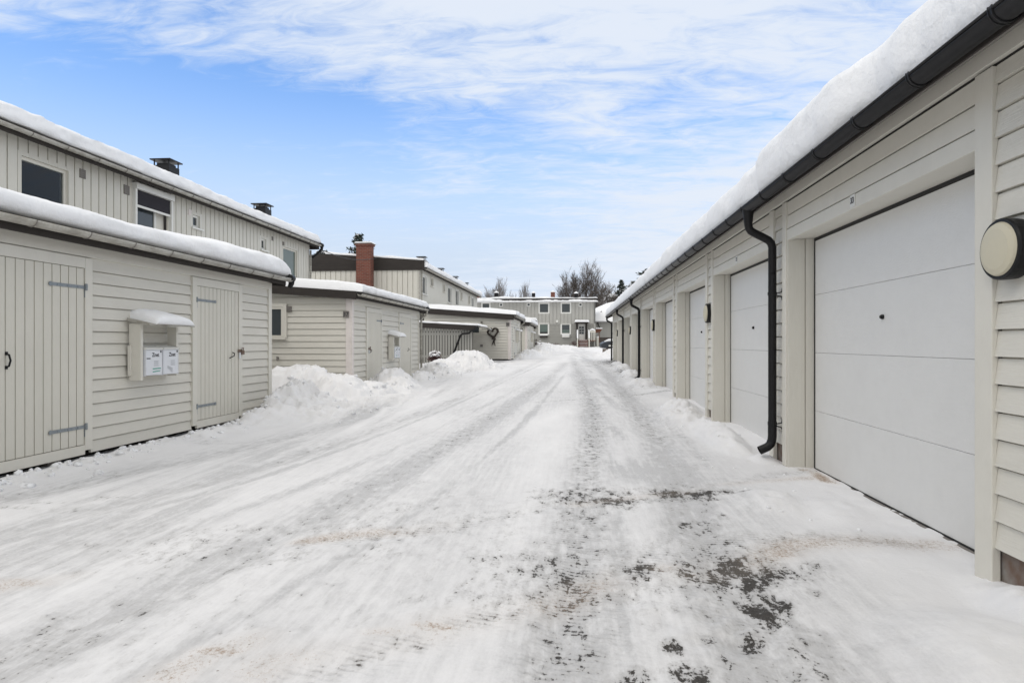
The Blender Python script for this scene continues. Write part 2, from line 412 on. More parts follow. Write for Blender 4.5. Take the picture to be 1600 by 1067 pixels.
def snow_cap(name, label, O, a, b, length, width, slope, T, seed=0, over=0.05, R0=0.35, du=0.07, rough=0.02, group=None, edge=None, m='snow', parent=None, back_drop=True, tvar=0.12, kind=None, hfun=None):
    a = np.array(a, float); b = np.array(b, float); O = np.array(O, float)
    nu = max(8, int(length / du)) + 1
    u = np.linspace(0, length, nu)
    fv = [0.0, -0.5, -0.85, -1.0, -1.0, -0.9, -0.65, -0.25]; fh = [0.0, 0.05, 0.16, 0.30, 0.45, 0.6, 0.73, 0.83]
    pv = [q * over for q in fv] + [0.04, 0.09, 0.16, 0.26, 0.4, 0.6, 0.9] ; ph = fh + [0.88, 0.93, 0.965, 0.985, 1.0, 1.0, 1.0]
    w = 1.3
    while w < width - 0.3: pv.append(w); ph.append(1.0); w += 0.5
    pv += [width - 0.15, width - 0.04, width]; ph += [0.93, 0.6, 0.0]
    pv = np.array(pv); ph = np.array(ph)
    U, V = np.meshgrid(u, pv, indexing='ij'); Hh = np.tile(ph, (nu, 1)).astype(float)
    # ends: at both ends the slab rounds off
    e = np.minimum(U, length - U) / R0; e = np.clip(e, 0, 1); ef = (1 - (1 - e) ** 2.6) ** (1 / 2.6)
    tv = 1 + tvar * fbm(U * 0.6, V * 0.8, seed, 3) * 2
    hv = T * Hh * ef * tv
    if hfun is not None: hv = hv * hfun(U)
    ed = np.zeros_like(U)
    if edge is not None: ed = edge(U)
    wgt = np.clip(1.2 - np.maximum(V, 0) / 0.5, 0, 1)
    nz = fbm(U * 4 + 3, (V + Hh * T * 3) * 4, seed + 5, 4)
    Vd = V + wgt * (ed + rough * 1.6 * nz + over * 0.6 * fbm(U * 1.3, V * 0 + 0.5, seed + 9, 2))
    hv = hv + rough * 0.9 * fbm(U * 5, V * 5 + Hh * 4, seed + 21, 4) * np.clip(Hh * 3, 0, 1) * ef * (Hh > 0)
    P = O + U[..., None] * a + Vd[..., None] * b
    P[..., 2] += hv + slope * np.maximum(Vd, -0.02)
    # closed underside
    bot = O + u[:, None] * a
    mb = MB(); mb.grid(P)
    B = np.stack([P[:, -1], P[:, 0]], axis=1); mb.grid(B)
    mb.poly([tuple(p) for p in P[0][::-1]]); mb.poly([tuple(p) for p in P[-1]])
    o = mb.build(name, m, parent, smooth=True)
    tag(o, label, 'snow' if parent is None else None, group, kind)
    return o

# ------------------------------------------------------------------ ground
def rise(Y):
    return 0.0115 * np.maximum(np.asarray(Y, float) - 8, 0)
PILES = [  # x, y, radius across, radius along, height, chunkiness
    (-4.62, 10.1, 0.75, 0.7, 0.25, 0.8), (-4.0, 9.7, 0.75, 0.75, 0.14, 1.0), (-4.35, 8.9, 0.4, 0.6, 0.10, 1.0), (-3.4, 10.3, 0.5, 0.5, 0.07, 1.0), (-3.5, 11.9, 0.7, 0.9, 0.10, 1.0),
    (-5.6, 12.6, 1.15, 0.85, 0.56, 1.0), (-6.8, 13.0, 1.0, 0.8, 0.55, 1.0), (-4.7, 12.5, 0.75, 0.85, 0.42, 1.0), (-4.1, 13.0, 0.5, 0.6, 0.28, 1.0),
    (-4.3, 14.9, 0.55, 0.75, 0.42, 1.0), (-3.9, 14.2, 0.5, 0.7, 0.28, 1.0), (-4.25, 17.9, 0.4, 0.8, 0.20, 1.0), (-4.3, 19.9, 0.62, 0.7, 0.34, 1.0), (-3.9, 19.2, 0.6, 0.8, 0.25, 1.0),
    (-5.0, 21.2, 0.7, 0.9, 0.26, 1.0),
    (-3.85, 23.6, 1.05, 1.5, 0.62, 0.7), (-4.5, 22.6, 0.9, 1.3, 0.36, 0.8), (-3.2, 24.2, 0.7, 1.2, 0.22, 0.7), (-4.6, 26.5, 1.2, 2.0, 0.25, 0.7),
    (-2.55, 38.5, 0.7, 3.2, 0.36, 1.0), (-2.7, 34.5, 0.5, 1.2, 0.22, 1.0), (-2.2, 46, 0.9, 4.0, 0.50, 1.0), (-1.2, 58, 2.2, 3.5, 0.35, 0.8), (-3.2, 54, 2.4, 4, 0.60, 0.8),
    (4.6, 66, 1.6, 2.0, 0.0, 0.8), (3.8, 60, 1.3, 2.5, 0.55, 0.7), (1.75, 38, 0.5, 2.5, 0.20, 1.0), (2.8, 40, 1.0, 2.0, 0.45, 0.8),
    (1.72, 7.7, 0.22, 1.1, 0.13, 0.7), (1.55, 9.4, 0.35, 1.3, 0.12, 0.8), (1.75, 10.6, 0.25, 1.0, 0.13, 0.8), (1.7, 16.2, 0.3, 1.2, 0.12, 0.8), (1.75, 19.8, 0.3, 1.0, 0.15, 0.8), (1.8, 23.2, 0.3, 1.0, 0.15, 0.8), (1.85, 27, 0.25, 1.5, 0.10, 0.8),
    (1.42, 4.75, 0.22, 0.40, 0.055, 0.6), (1.78, 4.55, 0.2, 0.35, 0.03, 0.6), (1.55, 2.35, 0.42, 0.55, 0.085, 0.25), (1.95, 1.8, 0.4, 0.8, 0.10, 0.3), (1.98, 2.7, 0.22, 0.6, 0.07, 0.4), (1.9, 2.75, 0.14, 0.25, 0.05, 0.6),
    (1.86, 6.42, 0.12, 0.22, 0.05, 0.6),
    (-12, 66, 5, 3, 0.5, 0.6),
]
BERM = [(-4.62, 5.0, 0.05), (-4.60, 6.0, 0.055), (-4.58, 7.0, 0.06), (-4.5, 7.9, 0.085), (-4.4, 8.6, 0.13), (-4.4, 9.3, 0.19)]
def poly_dist(X, Y, pts):
    d = np.full(X.shape, 1e9); side = np.zeros(X.shape); tt = np.zeros(X.shape)
    acc = 0
    for (x0, y0), (x1, y1) in zip(pts[:-1], pts[1:]):
        dx, dy = x1 - x0, y1 - y0; L2 = dx * dx + dy * dy; L = math.sqrt(L2)
        t = np.clip(((X - x0) * dx + (Y - y0) * dy) / L2, 0, 1)
        ex = X - x0 - t * dx; ey = Y - y0 - t * dy; e = np.hypot(ex, ey)
        m = e < d; d = np.where(m, e, d)
        side = np.where(m, np.sign(ex * dy - ey * dx), side); tt = np.where(m, acc + t * L, tt); acc += L
    return d, side, tt
def smooth(pts, n=6):
    out = []
    for i in range(len(pts) - 1):
        p0 = pts[max(i-1, 0)]; p1 = pts[i]; p2 = pts[i+1]; p3 = pts[min(i+2, len(pts)-1)]
        for k in range(n):
            t = k / n
            out.append(tuple(0.5 * (2*p1[j] + (p2[j]-p0[j])*t + (2*p0[j]-5*p1[j]+4*p2[j]-p3[j])*t*t + (3*p1[j]-p0[j]-3*p2[j]+p3[j])*t**3) for j in (0, 1)))
    out.append(pts[-1]); return out
# wheel tracks, as (pixel col,row) of the photo laid on the ground:  points, half width, wear, pack, rut depth, tread
TR = [
    ([(-250, 1160), (0, 1045), (350, 872), (520, 792), (640, 728), (760, 660), (840, 610), (885, 575)], 0.18, 0.21, 0.95, 0.012, 0.3),
    ([(-200, 1120), (120, 960), (430, 850), (600, 765), (700, 700), (800, 638), (862, 600)], 0.13, 0.16, 0.85, 0.008, 0.3),
    ([(-200, 870), (0, 832), (200, 782), (400, 732), (560, 680), (690, 636), (790, 596), (850, 570)], 0.14, 0.14, 0.80, 0.012, 0.1),
    ([(-100, 800), (60, 770), (250, 728), (420, 690), (560, 655)], 0.16, 0.16, 0.75, 0.01, 0.1),
    ([(910, 1250), (895, 1067), (900, 900), (905, 820), (918, 740), (926, 680), (922, 630), (905, 590), (893, 565)], 0.17, 0.27, 0.95, 0.010, 1.0),
    ([(790, 1250), (840, 1067), (880, 960), (905, 880)], 0.07, 0.28, 0.6, 0.010, 1.0),
    ([(1240, 1200), (1150, 960), (1090, 830), (1055, 745), (1020, 680), (975, 620), (935, 580), (905, 560)], 0.16, 0.20, 1.0, 0.010, 0.8),
    ([(1100, 720), (1062, 680), (1010, 640), (965, 605)], 0.05, 0.12, 0.7, 0.006, 0.6),
    ([(1420, 850), (1270, 838), (1120, 845), (1000, 880), (860, 930), (700, 985), (520, 1040), (300, 1110)], 0.10, 0.16, 0.3, 0.006, 0.9),
    ([(1330, 730), (1220, 742), (1120, 756), (1010, 768), (930, 778), (820, 800), (640, 830), (480, 845)], 0.10, 0.14, 0.25, 0.006, 0.9),
    ([(1180, 612), (1080, 617), (960, 624), (840, 632)], 0.07, 0.30, 0.6, 0.008, 0.2),
    ([(1060, 600), (980, 612), (900, 617), (840, 618)], 0.05, 0.22, 0.6, 0.006, 0.2),
    ([(-150, 900), (0, 848), (200, 800), (400, 748), (560, 692), (700, 640), (800, 597), (850, 576)], 0.035, 0.10, 1.0, 0.006, 0.0),
    ([(-150, 985), (60, 905), (300, 822), (520, 742), (680, 672), (790, 622), (862, 585)], 0.06, 0.05, 0.7, 0.005, 0.0),
    ([(100, 1120), (330, 985), (520, 880), (660, 790), (760, 712), (840, 640), (884, 590)], 0.04, 0.14, 0.9, 0.006, 0.0),
    ([(980, 1200), (975, 1067), (968, 900), (962, 780), (948, 690), (925, 625), (900, 580)], 0.04, 0.10, 0.8, 0.006, 0.4),
    ([(1180, 980), (1120, 880), (1082, 790), (1040, 700), (1000, 645), (950, 600)], 0.035, 0.16, 0.9, 0.006, 0.3),
    ([(1055, 795), (1040, 840), (1000, 870), (940, 905)], 0.04, 0.10, 0.5, 0.004, 0.5),
]
# bare spots: col,row, half length across (m), half length along (m), strength
BL = [(925, 778, .20, .055, .50), (955, 769, .10, .04, .35), (1070, 770, .15, .045, .62), (1105, 768, .16, .022, .50), (1062, 755, .06, .03, .22),
      (1150, 887, .15, .075, .58), (1190, 893, .10, .04, .45), (1120, 872, .10, .04, .35), (1215, 900, .10, .03, .30), (1205, 887, .06, .03, .40),
      (1195, 950, .05, .045, .66), (1163, 935, .025, .03, .60), (1215, 940, .045, .025, .64), (1180, 1003, .035, .02, .64), (1105, 997, .035, .012, .5),
      (1050, 1012, .018, .014, .6), (1000, 885, .045, .03, .48), (895, 885, .30, .10, .28), (880, 925, .26, .06, .34), (850, 905, .14, .06, .2),
      (1090, 815, .09, .08, .26), (1145, 850, .20, .03, .32), (1240, 1000, .10, .10, .24), (1250, 1050, .12, .08, .26), (1180, 1060, .08, .06, .22),
      (1040, 610, .5, .2, .3), (1150, 590, .3, .3, .55), (968, 575, .6, .9, .55), (990, 590, .3, .6, .55), (1060, 604, .35, .35, .5),
      (22, 792, .10, .010, .40), (60, 784, .16, .012, .26), (105, 797, .15, .02, .2), (160, 778, .1, .03, .3), (590, 752, .35, .06, .18), (335, 692, .3, .04, .2),
      (345, 850, .6, .12, .24), (300, 900, .5, .1, .12), (560, 860, .35, .06, .2), (645, 797, .5, .12, .22), (1125, 1000, .05, .02, .2), (985, 1060, .05, .02, .45), (1085, 1055, .05, .02, .5),
      (270, 985, .5, .12, .16), (440, 945, .4, .1, .14), (545, 828, .4, .05, .34), (610, 822, .3, .05, .30)]
SANDL = [([(1460, 855), (1380, 850), (1260, 850), (1140, 880), (1000, 898), (860, 938), (700, 975), (560, 1010), (420, 1040)], 0.17, 0.42),
         ([(1300, 745), (1240, 750), (1150, 756), (1020, 772), (900, 785)], 0.10, 0.35),
         ([(700, 820), (640, 826), (560, 830), (480, 840)], 0.12, 0.42),
         ([(-60, 925), (30, 912), (110, 900)], 0.10, 0.50), ([(400, 1000), (330, 1020), (260, 1060)], 0.12, 0.35), ([(1300, 756), (1290, 752), (1265, 735)], 0.07, 0.6)]
SANDB = [(35, 908, .18, .04, .4), (680, 975, .12, .03, .5), (340, 1015, .12, .03, .5), (600, 985, .12, .03, .35), (1255, 735, .05, .03, .6), (1310, 752, .05, .04, .6), (1040, 885, .1, .05, .35), (930, 905, .15, .05, .35), (1500, 855, .08, .03, .4)]
# footprints and crumbs of snow near the camera
def ground_fields(X, Y):
    base = rise(Y)
    z = base + 0.016 * fbm(X * 0.7, Y * 0.35, 3, 3) + 0.006 * fbm(X * 3, Y * 1.6, 8, 3)
        # rougher, deeper snow off the driven lane
    off = np.clip((-4.0 - X) / 0.8, 0, 1) + np.clip((Y - 60) / 5, 0, 1); off = np.clip(off, 0, 1)
    z = z + off * (0.03 * fbm(X * 2.2, Y * 2.2, 31, 4))
    for (x, y, rx, ry, h, ch) in PILES:
        if h <= 0: continue
        dx = (X - x) / rx; dy = (Y - y) / ry
        q = np.sqrt(dx * dx + dy * dy) * (1 + 0.22 * ch * fbm(X * 1.7 + x, Y * 1.7, 40, 3))
        s = np.clip((1.25 - q) / 0.95, 0, 1)
        g = h * (s * s * (3 - 2 * s)) * 1.0
        w_ = np.clip(g / 0.12, 0, 1)
        lump = 1 - 2 * np.abs(fbm(X * 2.6 + 5, Y * 2.6, 50, 4, 0.6))
        g = g + ch * w_ * (0.16 * h * 2 * (lump - 0.6) + 0.075 * (0.5 - np.abs(fbm(X * 5.5, Y * 5.5, 52, 3, 0.65))) * 2 - 0.04 + 0.035 * fbm(X * 13, Y * 13, 54, 2))
        z = np.maximum(z, base + g) if h > 0.2 else z + g
    # low berm along the near shed
    bx = np.interp(Y, [b[1] for b in BERM], [b[0] for b in BERM]); bh = np.interp(Y, [b[1] for b in BERM], [b[2] for b in BERM])
    bm = np.exp(-((X - bx - 0.12 * fbm(Y * 1.5, Y * 0, 60, 2)) / 0.20) ** 2) * np.where((Y > 3) & (Y < 10.4), 1, 0)
    z = z + bm * bh * (0.8 + 0.9 * fbm(X * 7, Y * 7, 61, 4))
    z = np.where((X < -4.72) & (Y < 7.6), np.minimum(z, -0.005), z)
    # keep the garage aprons open
    inside = (X > 1.97) & (Y > 3.3) & (Y < 6.2)
    z = np.where(inside, np.clip(z, 0.004, 0.02) + 0.010 * fbm(X * 9, Y * 9, 71, 3), z)
    # snow drifted against the other doors
    dr = np.clip((X - 1.45) / 0.6, 0, 1) * np.where((Y > 6.6) & (Y < 31), 1, 0)
    z = z + dr * 0.05 * (1 + fbm(X * 2, Y * 1.2, 73, 3)) * np.clip((Y - 6.6) / 1, 0, 1)
    heap = np.clip((z - base - 0.05) / 0.08, 0, 1)
    wear = np.zeros_like(X); pack = np.zeros_like(X); sand = np.zeros_like(X); tread = np.zeros_like(X)
    for pts, hw, w, pk, rut, td in TR:
        P = smooth([Gd(px, py) for px, py in pts])
        d, side, t = poly_dist(X, Y, P)
        hwv = hw * (1 + 0.18 * fbm(t * 0.8, t * 0, int(hw * 1000), 2))
        d = d + 0.03 * fbm(X * 3, Y * 1.0, 77, 3); far_ = np.clip(1.15 - (Y - 9) / 34, 0.5, 1); s = np.exp(-(d / (hwv * 1.15)) ** 2) * far_; s2 = np.exp(-(d / (hwv * 2.3)) ** 2) * far_
        br = 0.75 + 0.7 * fbm(X * 1.4, Y * 0.9, 81, 3)
        wear = np.maximum(wear, s * w * br); pack = np.maximum(pack, (0.45 * s + 0.75 * s2) * pk * np.clip(0.95 + 0.5 * fbm(X * 1.1, Y * 0.35, 83, 3), 0.4, 1.3))
        tread = np.maximum(tread, s * td)
        ridge = np.exp(-((d - hwv * 1.25) / (hwv * 0.35 + 0.01)) ** 2)
        z = z - rut * s + 0.45 * rut * ridge * (0.6 + fbm(X * 5, Y * 5, 85, 3))
    for (cx, cy, rx, ry, st) in BL:
        x, y = Gd(cx, cy); st = st * (1.12 if cx > 840 else 0.7)
        q = np.sqrt(((X - x) / (rx * 1.7)) ** 2 + ((Y - y) / (ry * 4.2)) ** 2)
        q = q * (1 + 0.6 * fbm((X - x) * 7, (Y - y) * 6, int(cx), 4))
        s = np.clip((1.7 - q) / 1.3, 0, 1); wear = np.maximum(wear, s * st * 1.04 * (0.8 + 0.45 * fbm(X * 6, Y * 5, int(cy), 3))); pack = np.maximum(pack, s * min(1, st * 1.4)); z = z - 0.004 * s
    for pts, hw, w in SANDL:
        d, side, t = poly_dist(X, Y, smooth([Gd(px, py) for px, py in pts]))
        s = np.clip(1.3 - d / hw, 0, 1); sand = np.maximum(sand, s * w * (0.7 + 0.9 * fbm(X * 2.5, Y * 2.5, 91, 3)))
    for (cx, cy, rx, ry, st) in SANDB:
        x, y = Gd(cx, cy); q = np.hypot((X - x) / rx, (Y - y) / (ry * 1.6)); sand = np.maximum(sand, np.clip(1.4 - q, 0, 1) * st)
    # general greyness of the driven lane
    lane = np.clip((X + 4.3) / 0.8, 0, 1) * np.clip((1.75 - X) / 0.5, 0, 1) * np.clip((70 - Y) / 10, 0, 1)
    broad = np.clip(0.5 + 1.0 * fbm(X * 0.9, Y * 0.22, 95, 3), 0, 1)
    pack = np.maximum(pack, lane * broad * 0.62)
    streak = np.clip(0.7 + 1.5 * fbm(X * 5.5 + 0.35 * Y, Y * 0.22, 96, 3), 0, 1.3)
    # slick grey ice lane left of the middle and the worn garage side
    pack = np.maximum(pack, np.exp(-((X + 3.3) / 0.9) ** 2) * lane * 0.95 * streak * (0.7 + fbm(X * 1.5, Y * 0.5, 97, 3)))
    pack = np.maximum(pack, np.exp(-((X - 0.62) / 0.68) ** 2) * lane * 1.15 * streak * (0.7 + fbm(X * 1.8, Y * 1.0, 98, 3)))
    near_r = np.exp(-((X - 0.85) / 0.5) ** 2 - ((Y - 2.1) / 1.0) ** 2); pack = np.maximum(pack, near_r * 0.8); wear = np.maximum(wear, near_r * 0.10)
    # shoe prints and kicked crumbs near the camera
    rs = np.random.RandomState(4)
    for k in range(26):
        fx = rs.uniform(0.25, 1.0); fy = rs.uniform(1.8, 3.0); an = rs.uniform(-0.9, 0.9)
        ca, sa = math.cos(an), math.sin(an); ex = (X - fx) * ca + (Y - fy) * sa; ey = -(X - fx) * sa + (Y - fy) * ca
        q = np.sqrt((ex / 0.045) ** 2 + (ey / 0.12) ** 2); z = z - 0.007 * np.clip(1.3 - q, 0, 1) + 0.004 * np.exp(-((q - 1.45) / 0.18) ** 2)
    for k in range(260):
        fx = rs.uniform(-4.3, 1.9); fy = rs.uniform(1.6, 9) ; 
        if k < 150: fx = rs.choice([rs.uniform(1.2, 1.95), rs.uniform(-4.6, -4.1)]) 
        r = rs.uniform(0.006, 0.022); 
        m = (np.abs(X - fx) < 0.08) & (np.abs(Y - fy) < 0.08)
        if m.any():
            q = np.hypot(X[m] - fx, Y[m] - fy) / r; z[m] += r * 0.7 * np.clip(1.4 - q, 0, 1)
    pack = pack * (1 - 0.9 * heap); wear = wear * (1 - 0.8 * heap)
    return z, wear, pack, sand, tread
def build_ground():
    xf = list(np.arange(-5.4, 2.45, 0.030)); s = 0.05; x = xf[0]; left = []
    while x > -350: s *= 1.16; x -= s; left.append(x)
    s = 0.05; x = xf[-1]; right = []
    while x < 350: s *= 1.16; x += s; right.append(x)
    xs = np.array(left[::-1] + xf + right)
    ys = [-60, -40, -25, -15, -10, -7, -5, -3.5, -2.5, -1.6, -1, -0.5, 0, 0.3, 0.6, 0.8, 1.0]; y = 1.05
    while y < 80: ys.append(y); y += max(0.014, (0.0045 if 9 < y < 27 else 0.0075) * y)
    while y < 900: ys.append(y); y *= 1.06
    ys = np.array(ys)
    X, Y = np.meshgrid(xs, ys, indexing='ij')
    z, wear, pack, sand, tread = ground_fields(X, np.minimum(Y, 75.0))
    z = np.where(Y > 75, rise(75) + (z - rise(75)) , z)
    # wooded hillside far behind
    z = z + np.where(Y > 95, 0.10 * (Y - 95) * np.exp(-((X - 22) / 45) ** 2), 0).clip(0, 16)
    nx, ny = X.shape
    co = np.stack([X, Y, z], -1).reshape(-1, 3)
    idx = np.arange(nx * ny).reshape(nx, ny)
    q = np.stack([idx[:-1, :-1], idx[1:, :-1], idx[1:, 1:], idx[:-1, 1:]], -1).reshape(-1, 4)
    me = bpy.data.meshes.new('snowy_ground')
    me.vertices.add(len(co)); me.vertices.foreach_set('co', co.astype(np.float32).ravel())
    me.loops.add(q.size); me.loops.foreach_set('vertex_index', q.astype(np.int32).ravel())
    me.polygons.add(len(q)); me.polygons.foreach_set('loop_start', np.arange(0, q.size, 4, dtype=np.int32))
    me.polygons.foreach_set('loop_total', np.full(len(q), 4, dtype=np.int32)) if False else None
    me.update(calc_edges=True)
    me.polygons.foreach_set('use_smooth', [True] * len(q))
    for nm, a in (('wear', wear), ('pack', pack), ('sand', sand), ('tread', tread)):
        at = me.attributes.new(nm, 'FLOAT', 'POINT'); at.data.foreach_set('value', a.astype(np.float32).ravel())
    o = bpy.data.objects.new('snowy_ground', me); COL.objects.link(o)
    tag(o, 'packed snow road and ground with grey tyre tracks and bare dark patches', None, None, 'structure')
    m = bpy.data.materials.new('snow_road'); m.use_nodes = True; me.materials.append(m)
    nt = m.node_tree; N = nt.nodes; L = nt.links; b = N['Principled BSDF']
    geo = N.new('ShaderNodeNewGeometry')
    def attr(n):
        a = N.new('ShaderNodeAttribute'); a.attribute_name = n; return a.outputs['Fac']
    def noise(sc, det, st=(1, 1, 1), rough=0.6, dist=0.0):
        mp = N.new('ShaderNodeMapping'); mp.inputs['Scale'].default_value = st; L.new(geo.outputs['Position'], mp.inputs[0])
        n = N.new('ShaderNodeTexNoise'); n.inputs['Scale'].default_value = sc; n.inputs['Detail'].default_value = det
        n.inputs['Roughness'].default_value = rough; n.inputs['Distortion'].default_value = dist
        L.new(mp.outputs[0], n.inputs[0]); return n.outputs['Fac']
    def mt(op, a, c=None, d=None):
        n = N.new('ShaderNodeMath'); n.operation = op
        for i, v in enumerate((a, c, d)):
            if v is None: continue
            if isinstance(v, (int, float)): n.inputs[i].default_value = v
            else: L.new(v, n.inputs[i])
        return n.outputs[0]
    def rmp(v, a, c, lo=0.0, hi=1.0):
        n = N.new('ShaderNodeMapRange'); L.new(v, n.inputs[0]); n.inputs[1].default_value = a; n.inputs[2].default_value = c
        n.inputs[3].default_value = lo; n.inputs[4].default_value = hi; return n.outputs[0]
    def mix(f, a, c):
        n = N.new('ShaderNodeMix'); n.data_type = 'RGBA'; L.new(f, n.inputs[0])
        for i, v in ((6, a), (7, c)):
            if isinstance(v, tuple): n.inputs[i].default_value = (*v, 1)
            else: L.new(v, n.inputs[i])
        return n.outputs[2]
    W, PK, SD, TD = attr('wear'), attr('pack'), attr('sand'), attr('tread')
    n_f = noise(60, 6, (1, 0.8, 1), 0.7); n_m = noise(11, 7, (1, 0.6, 1), 0.62, 0.3); n_l = noise(2.0, 5, (1, 0.4, 1), 0.6); n_g = noise(230, 3); n_k = noise(16, 5, (1.6, 0.12, 1), 0.6, 0.2)
    # tyre tread: short cross bars
    wv = N.new('ShaderNodeTexWave'); wv.wave_type = 'BANDS'; wv.bands_direction = 'Y'; wv.inputs['Scale'].default_value = 8.0
    wv.inputs['Distortion'].default_value = 3.5; wv.inputs['Detail'].default_value = 2; wv.inputs['Detail Scale'].default_value = 2.5
    mpw = N.new('ShaderNodeMapping'); mpw.inputs['Rotation'].default_value = (0, 0, R(14)); L.new(geo.outputs['Position'], mpw.inputs[0]); L.new(mpw.outputs[0], wv.inputs[0])
    trd = mt('MULTIPLY', rmp(wv.outputs['Fac'], 0.5, 0.85), TD)
    brk = rmp(n_m, 0.42, 0.55)
    trd = mt('MULTIPLY', trd, brk)
    # packed grey snow
    pk = mt('MULTIPLY', mt('MULTIPLY', PK, rmp(n_m, 0.30, 0.72, 0.55, 1.15)), rmp(n_k, 0.35, 0.62, 0.6, 1.15)); pk = mt('ADD', pk, mt('MULTIPLY', trd, 0.25))
    snow = mix(rmp(n_l, 0.35, 0.7), (0.80, 0.80, 0.81), (0.73, 0.73, 0.742))
    ice = mix(rmp(n_f, 0.3, 0.7), (0.43, 0.432, 0.44), (0.60, 0.602, 0.612))
    c = mix(mt('MINIMUM', mt('MULTIPLY', pk, 1.15), 0.95), snow, ice)
    # bare asphalt shows in grainy spots
    n_s = noise(22, 6, (1.3, 0.5, 1), 0.65, 0.4)
    v = mt('ADD', mt('MULTIPLY', W, 1.0), mt('MULTIPLY', mt('SUBTRACT', n_m, 0.5), 1.25)); v = mt('ADD', v, mt('MULTIPLY', mt('SUBTRACT', n_s, 0.5), 1.3))
    v = mt('ADD', v, mt('MULTIPLY', mt('SUBTRACT', n_f, 0.5), 1.15))
    v = mt('ADD', v, mt('MULTIPLY', trd, 0.14))
    on = rmp(W, 0.03, 0.14)
    asp = mt('MULTIPLY', rmp(v, 0.43, 0.55), on)
    halo = mt('MULTIPLY', mt('MULTIPLY', rmp(v, 0.08, 0.45), on), 0.5)
    c = mix(halo, c, (0.36, 0.355, 0.35))
    aspc = mix(rmp(n_g, 0.35, 0.7), (0.028, 0.026, 0.025), (0.085, 0.078, 0.07))
    c = mix(asp, c, aspc)
    # sand and grit
    sv = mt('ADD', mt('MULTIPLY', SD, 0.85), mt('MULTIPLY', mt('SUBTRACT', n_f, 0.5), 1.4)); sv = mt('ADD', sv, mt('MULTIPLY', mt('SUBTRACT', n_g, 0.5), 0.8))
    sm = mt('MULTIPLY', rmp(sv, 0.30, 0.62, 0.0, 0.85), rmp(SD, 0.05, 0.2))
    c = mix(mt('MULTIPLY', SD, 0.45), c, (0.62, 0.53, 0.44))
    c = mix(sm, c, (0.30, 0.215, 0.15))
    # odd loose specks of grit anywhere
    vor = N.new('ShaderNodeTexVoronoi'); vor.inputs['Scale'].default_value = 9; L.new(geo.outputs['Position'], vor.inputs[0])
    sp = mt('MULTIPLY', rmp(vor.outputs['Distance'], 0.05, 0.035), rmp(n_l, 0.5, 0.56)); c = mix(mt('MULTIPLY', sp, 0.7), c, (0.2, 0.17, 0.14))
    L.new(c, b.inputs['Base Color'])
    rg = mix(mt('MULTIPLY', pk, 0.5), (0.8, 0.8, 0.8), (0.5, 0.5, 0.5)); L.new(rg, b.inputs['Roughness'])
    b.inputs['Specular IOR Level'].default_value = 0.18
    hgt = mt('ADD', mt('MULTIPLY', n_f, 0.5), mt('MULTIPLY', n_m, 1.0)); hgt = mt('SUBTRACT', hgt, mt('MULTIPLY', trd, 0.5)); hgt = mt('SUBTRACT', hgt, mt('MULTIPLY', asp, 0.35)); hgt = mt('ADD', hgt, mt('MULTIPLY', n_g, 0.12))
    bp = N.new('ShaderNodeBump'); bp.inputs['Strength'].default_value = 0.42; bp.inputs['Distance'].default_value = 0.012
    L.new(hgt, bp.inputs['Height']); L.new(bp.outputs[0], b.inputs['Normal'])
    return o
build_ground()
def snow_chunks():
    rs = np.random.RandomState(12); P = []
    for (x, y, rx, ry, h, ch) in PILES:
        if h < 0.12 or y > 30 or x > 0: continue
        n = int(15 * (rx + ry) * (1 if y < 20 else 0.6))
        for k in range(n):
            a = rs.uniform(0, 6.283); q = rs.uniform(0.5, 1.45); P.append((x + math.cos(a) * rx * q, y + math.sin(a) * ry * q, rs.uniform(0.012, 0.055) * (1.2 if q < 1 else 0.7)))
    for k in range(230):
        y = rs.uniform(3.6, 9.6); P.append((-4.78 + abs(rs.normal(0, 0.22)), y, rs.uniform(0.012, 0.045)))
    for k in range(90):
        y = rs.uniform(4.0, 30); P.append((rs.uniform(1.25, 1.95), y, rs.uniform(0.006, 0.02)))
    P = np.array(P); P = P[(P[:, 0] > -4.80) | (P[:, 1] > 10.2)]; P = P[P[:, 0] < 1.95]
    P = P[~((P[:, 0] < -4.7) & (P[:, 1] > 13.5) & (P[:, 1] < 20.1))]
    z = ground_fields(P[:, 0], P[:, 1])[0]
    mb = MB(); nu, nv = 7, 5
    for (x, y, r), zz in zip(P, z):
        i0 = len(mb.v); sx, sy, sz = r * rs.uniform(0.7, 1.3), r * rs.uniform(0.7, 1.3), r * rs.uniform(0.5, 0.9)
        for b in range(nv):
            th = math.pi * b / (nv - 1)
            for a in range(nu):
                ph = 2 * math.pi * a / nu + b * 0.4; k = rs.uniform(0.72, 1.2)
                mb.v.append((x + sx * k * math.sin(th) * math.cos(ph), y + sy * k * math.sin(th) * math.sin(ph), zz + sz * 0.1 + sz * k * math.cos(th)))
        for b in range(nv - 1):
            for a in range(nu):
                a2 = (a + 1) % nu; mb.f.append((i0 + b*nu + a, i0 + (b+1)*nu + a, i0 + (b+1)*nu + a2, i0 + b*nu + a2))
    tag(mb.build('snow_crumbs', 'snow_rough', smooth=True), 'broken lumps of ploughed snow strewn over the heaps and along the walls', 'snow', kind='stuff')
snow_chunks()

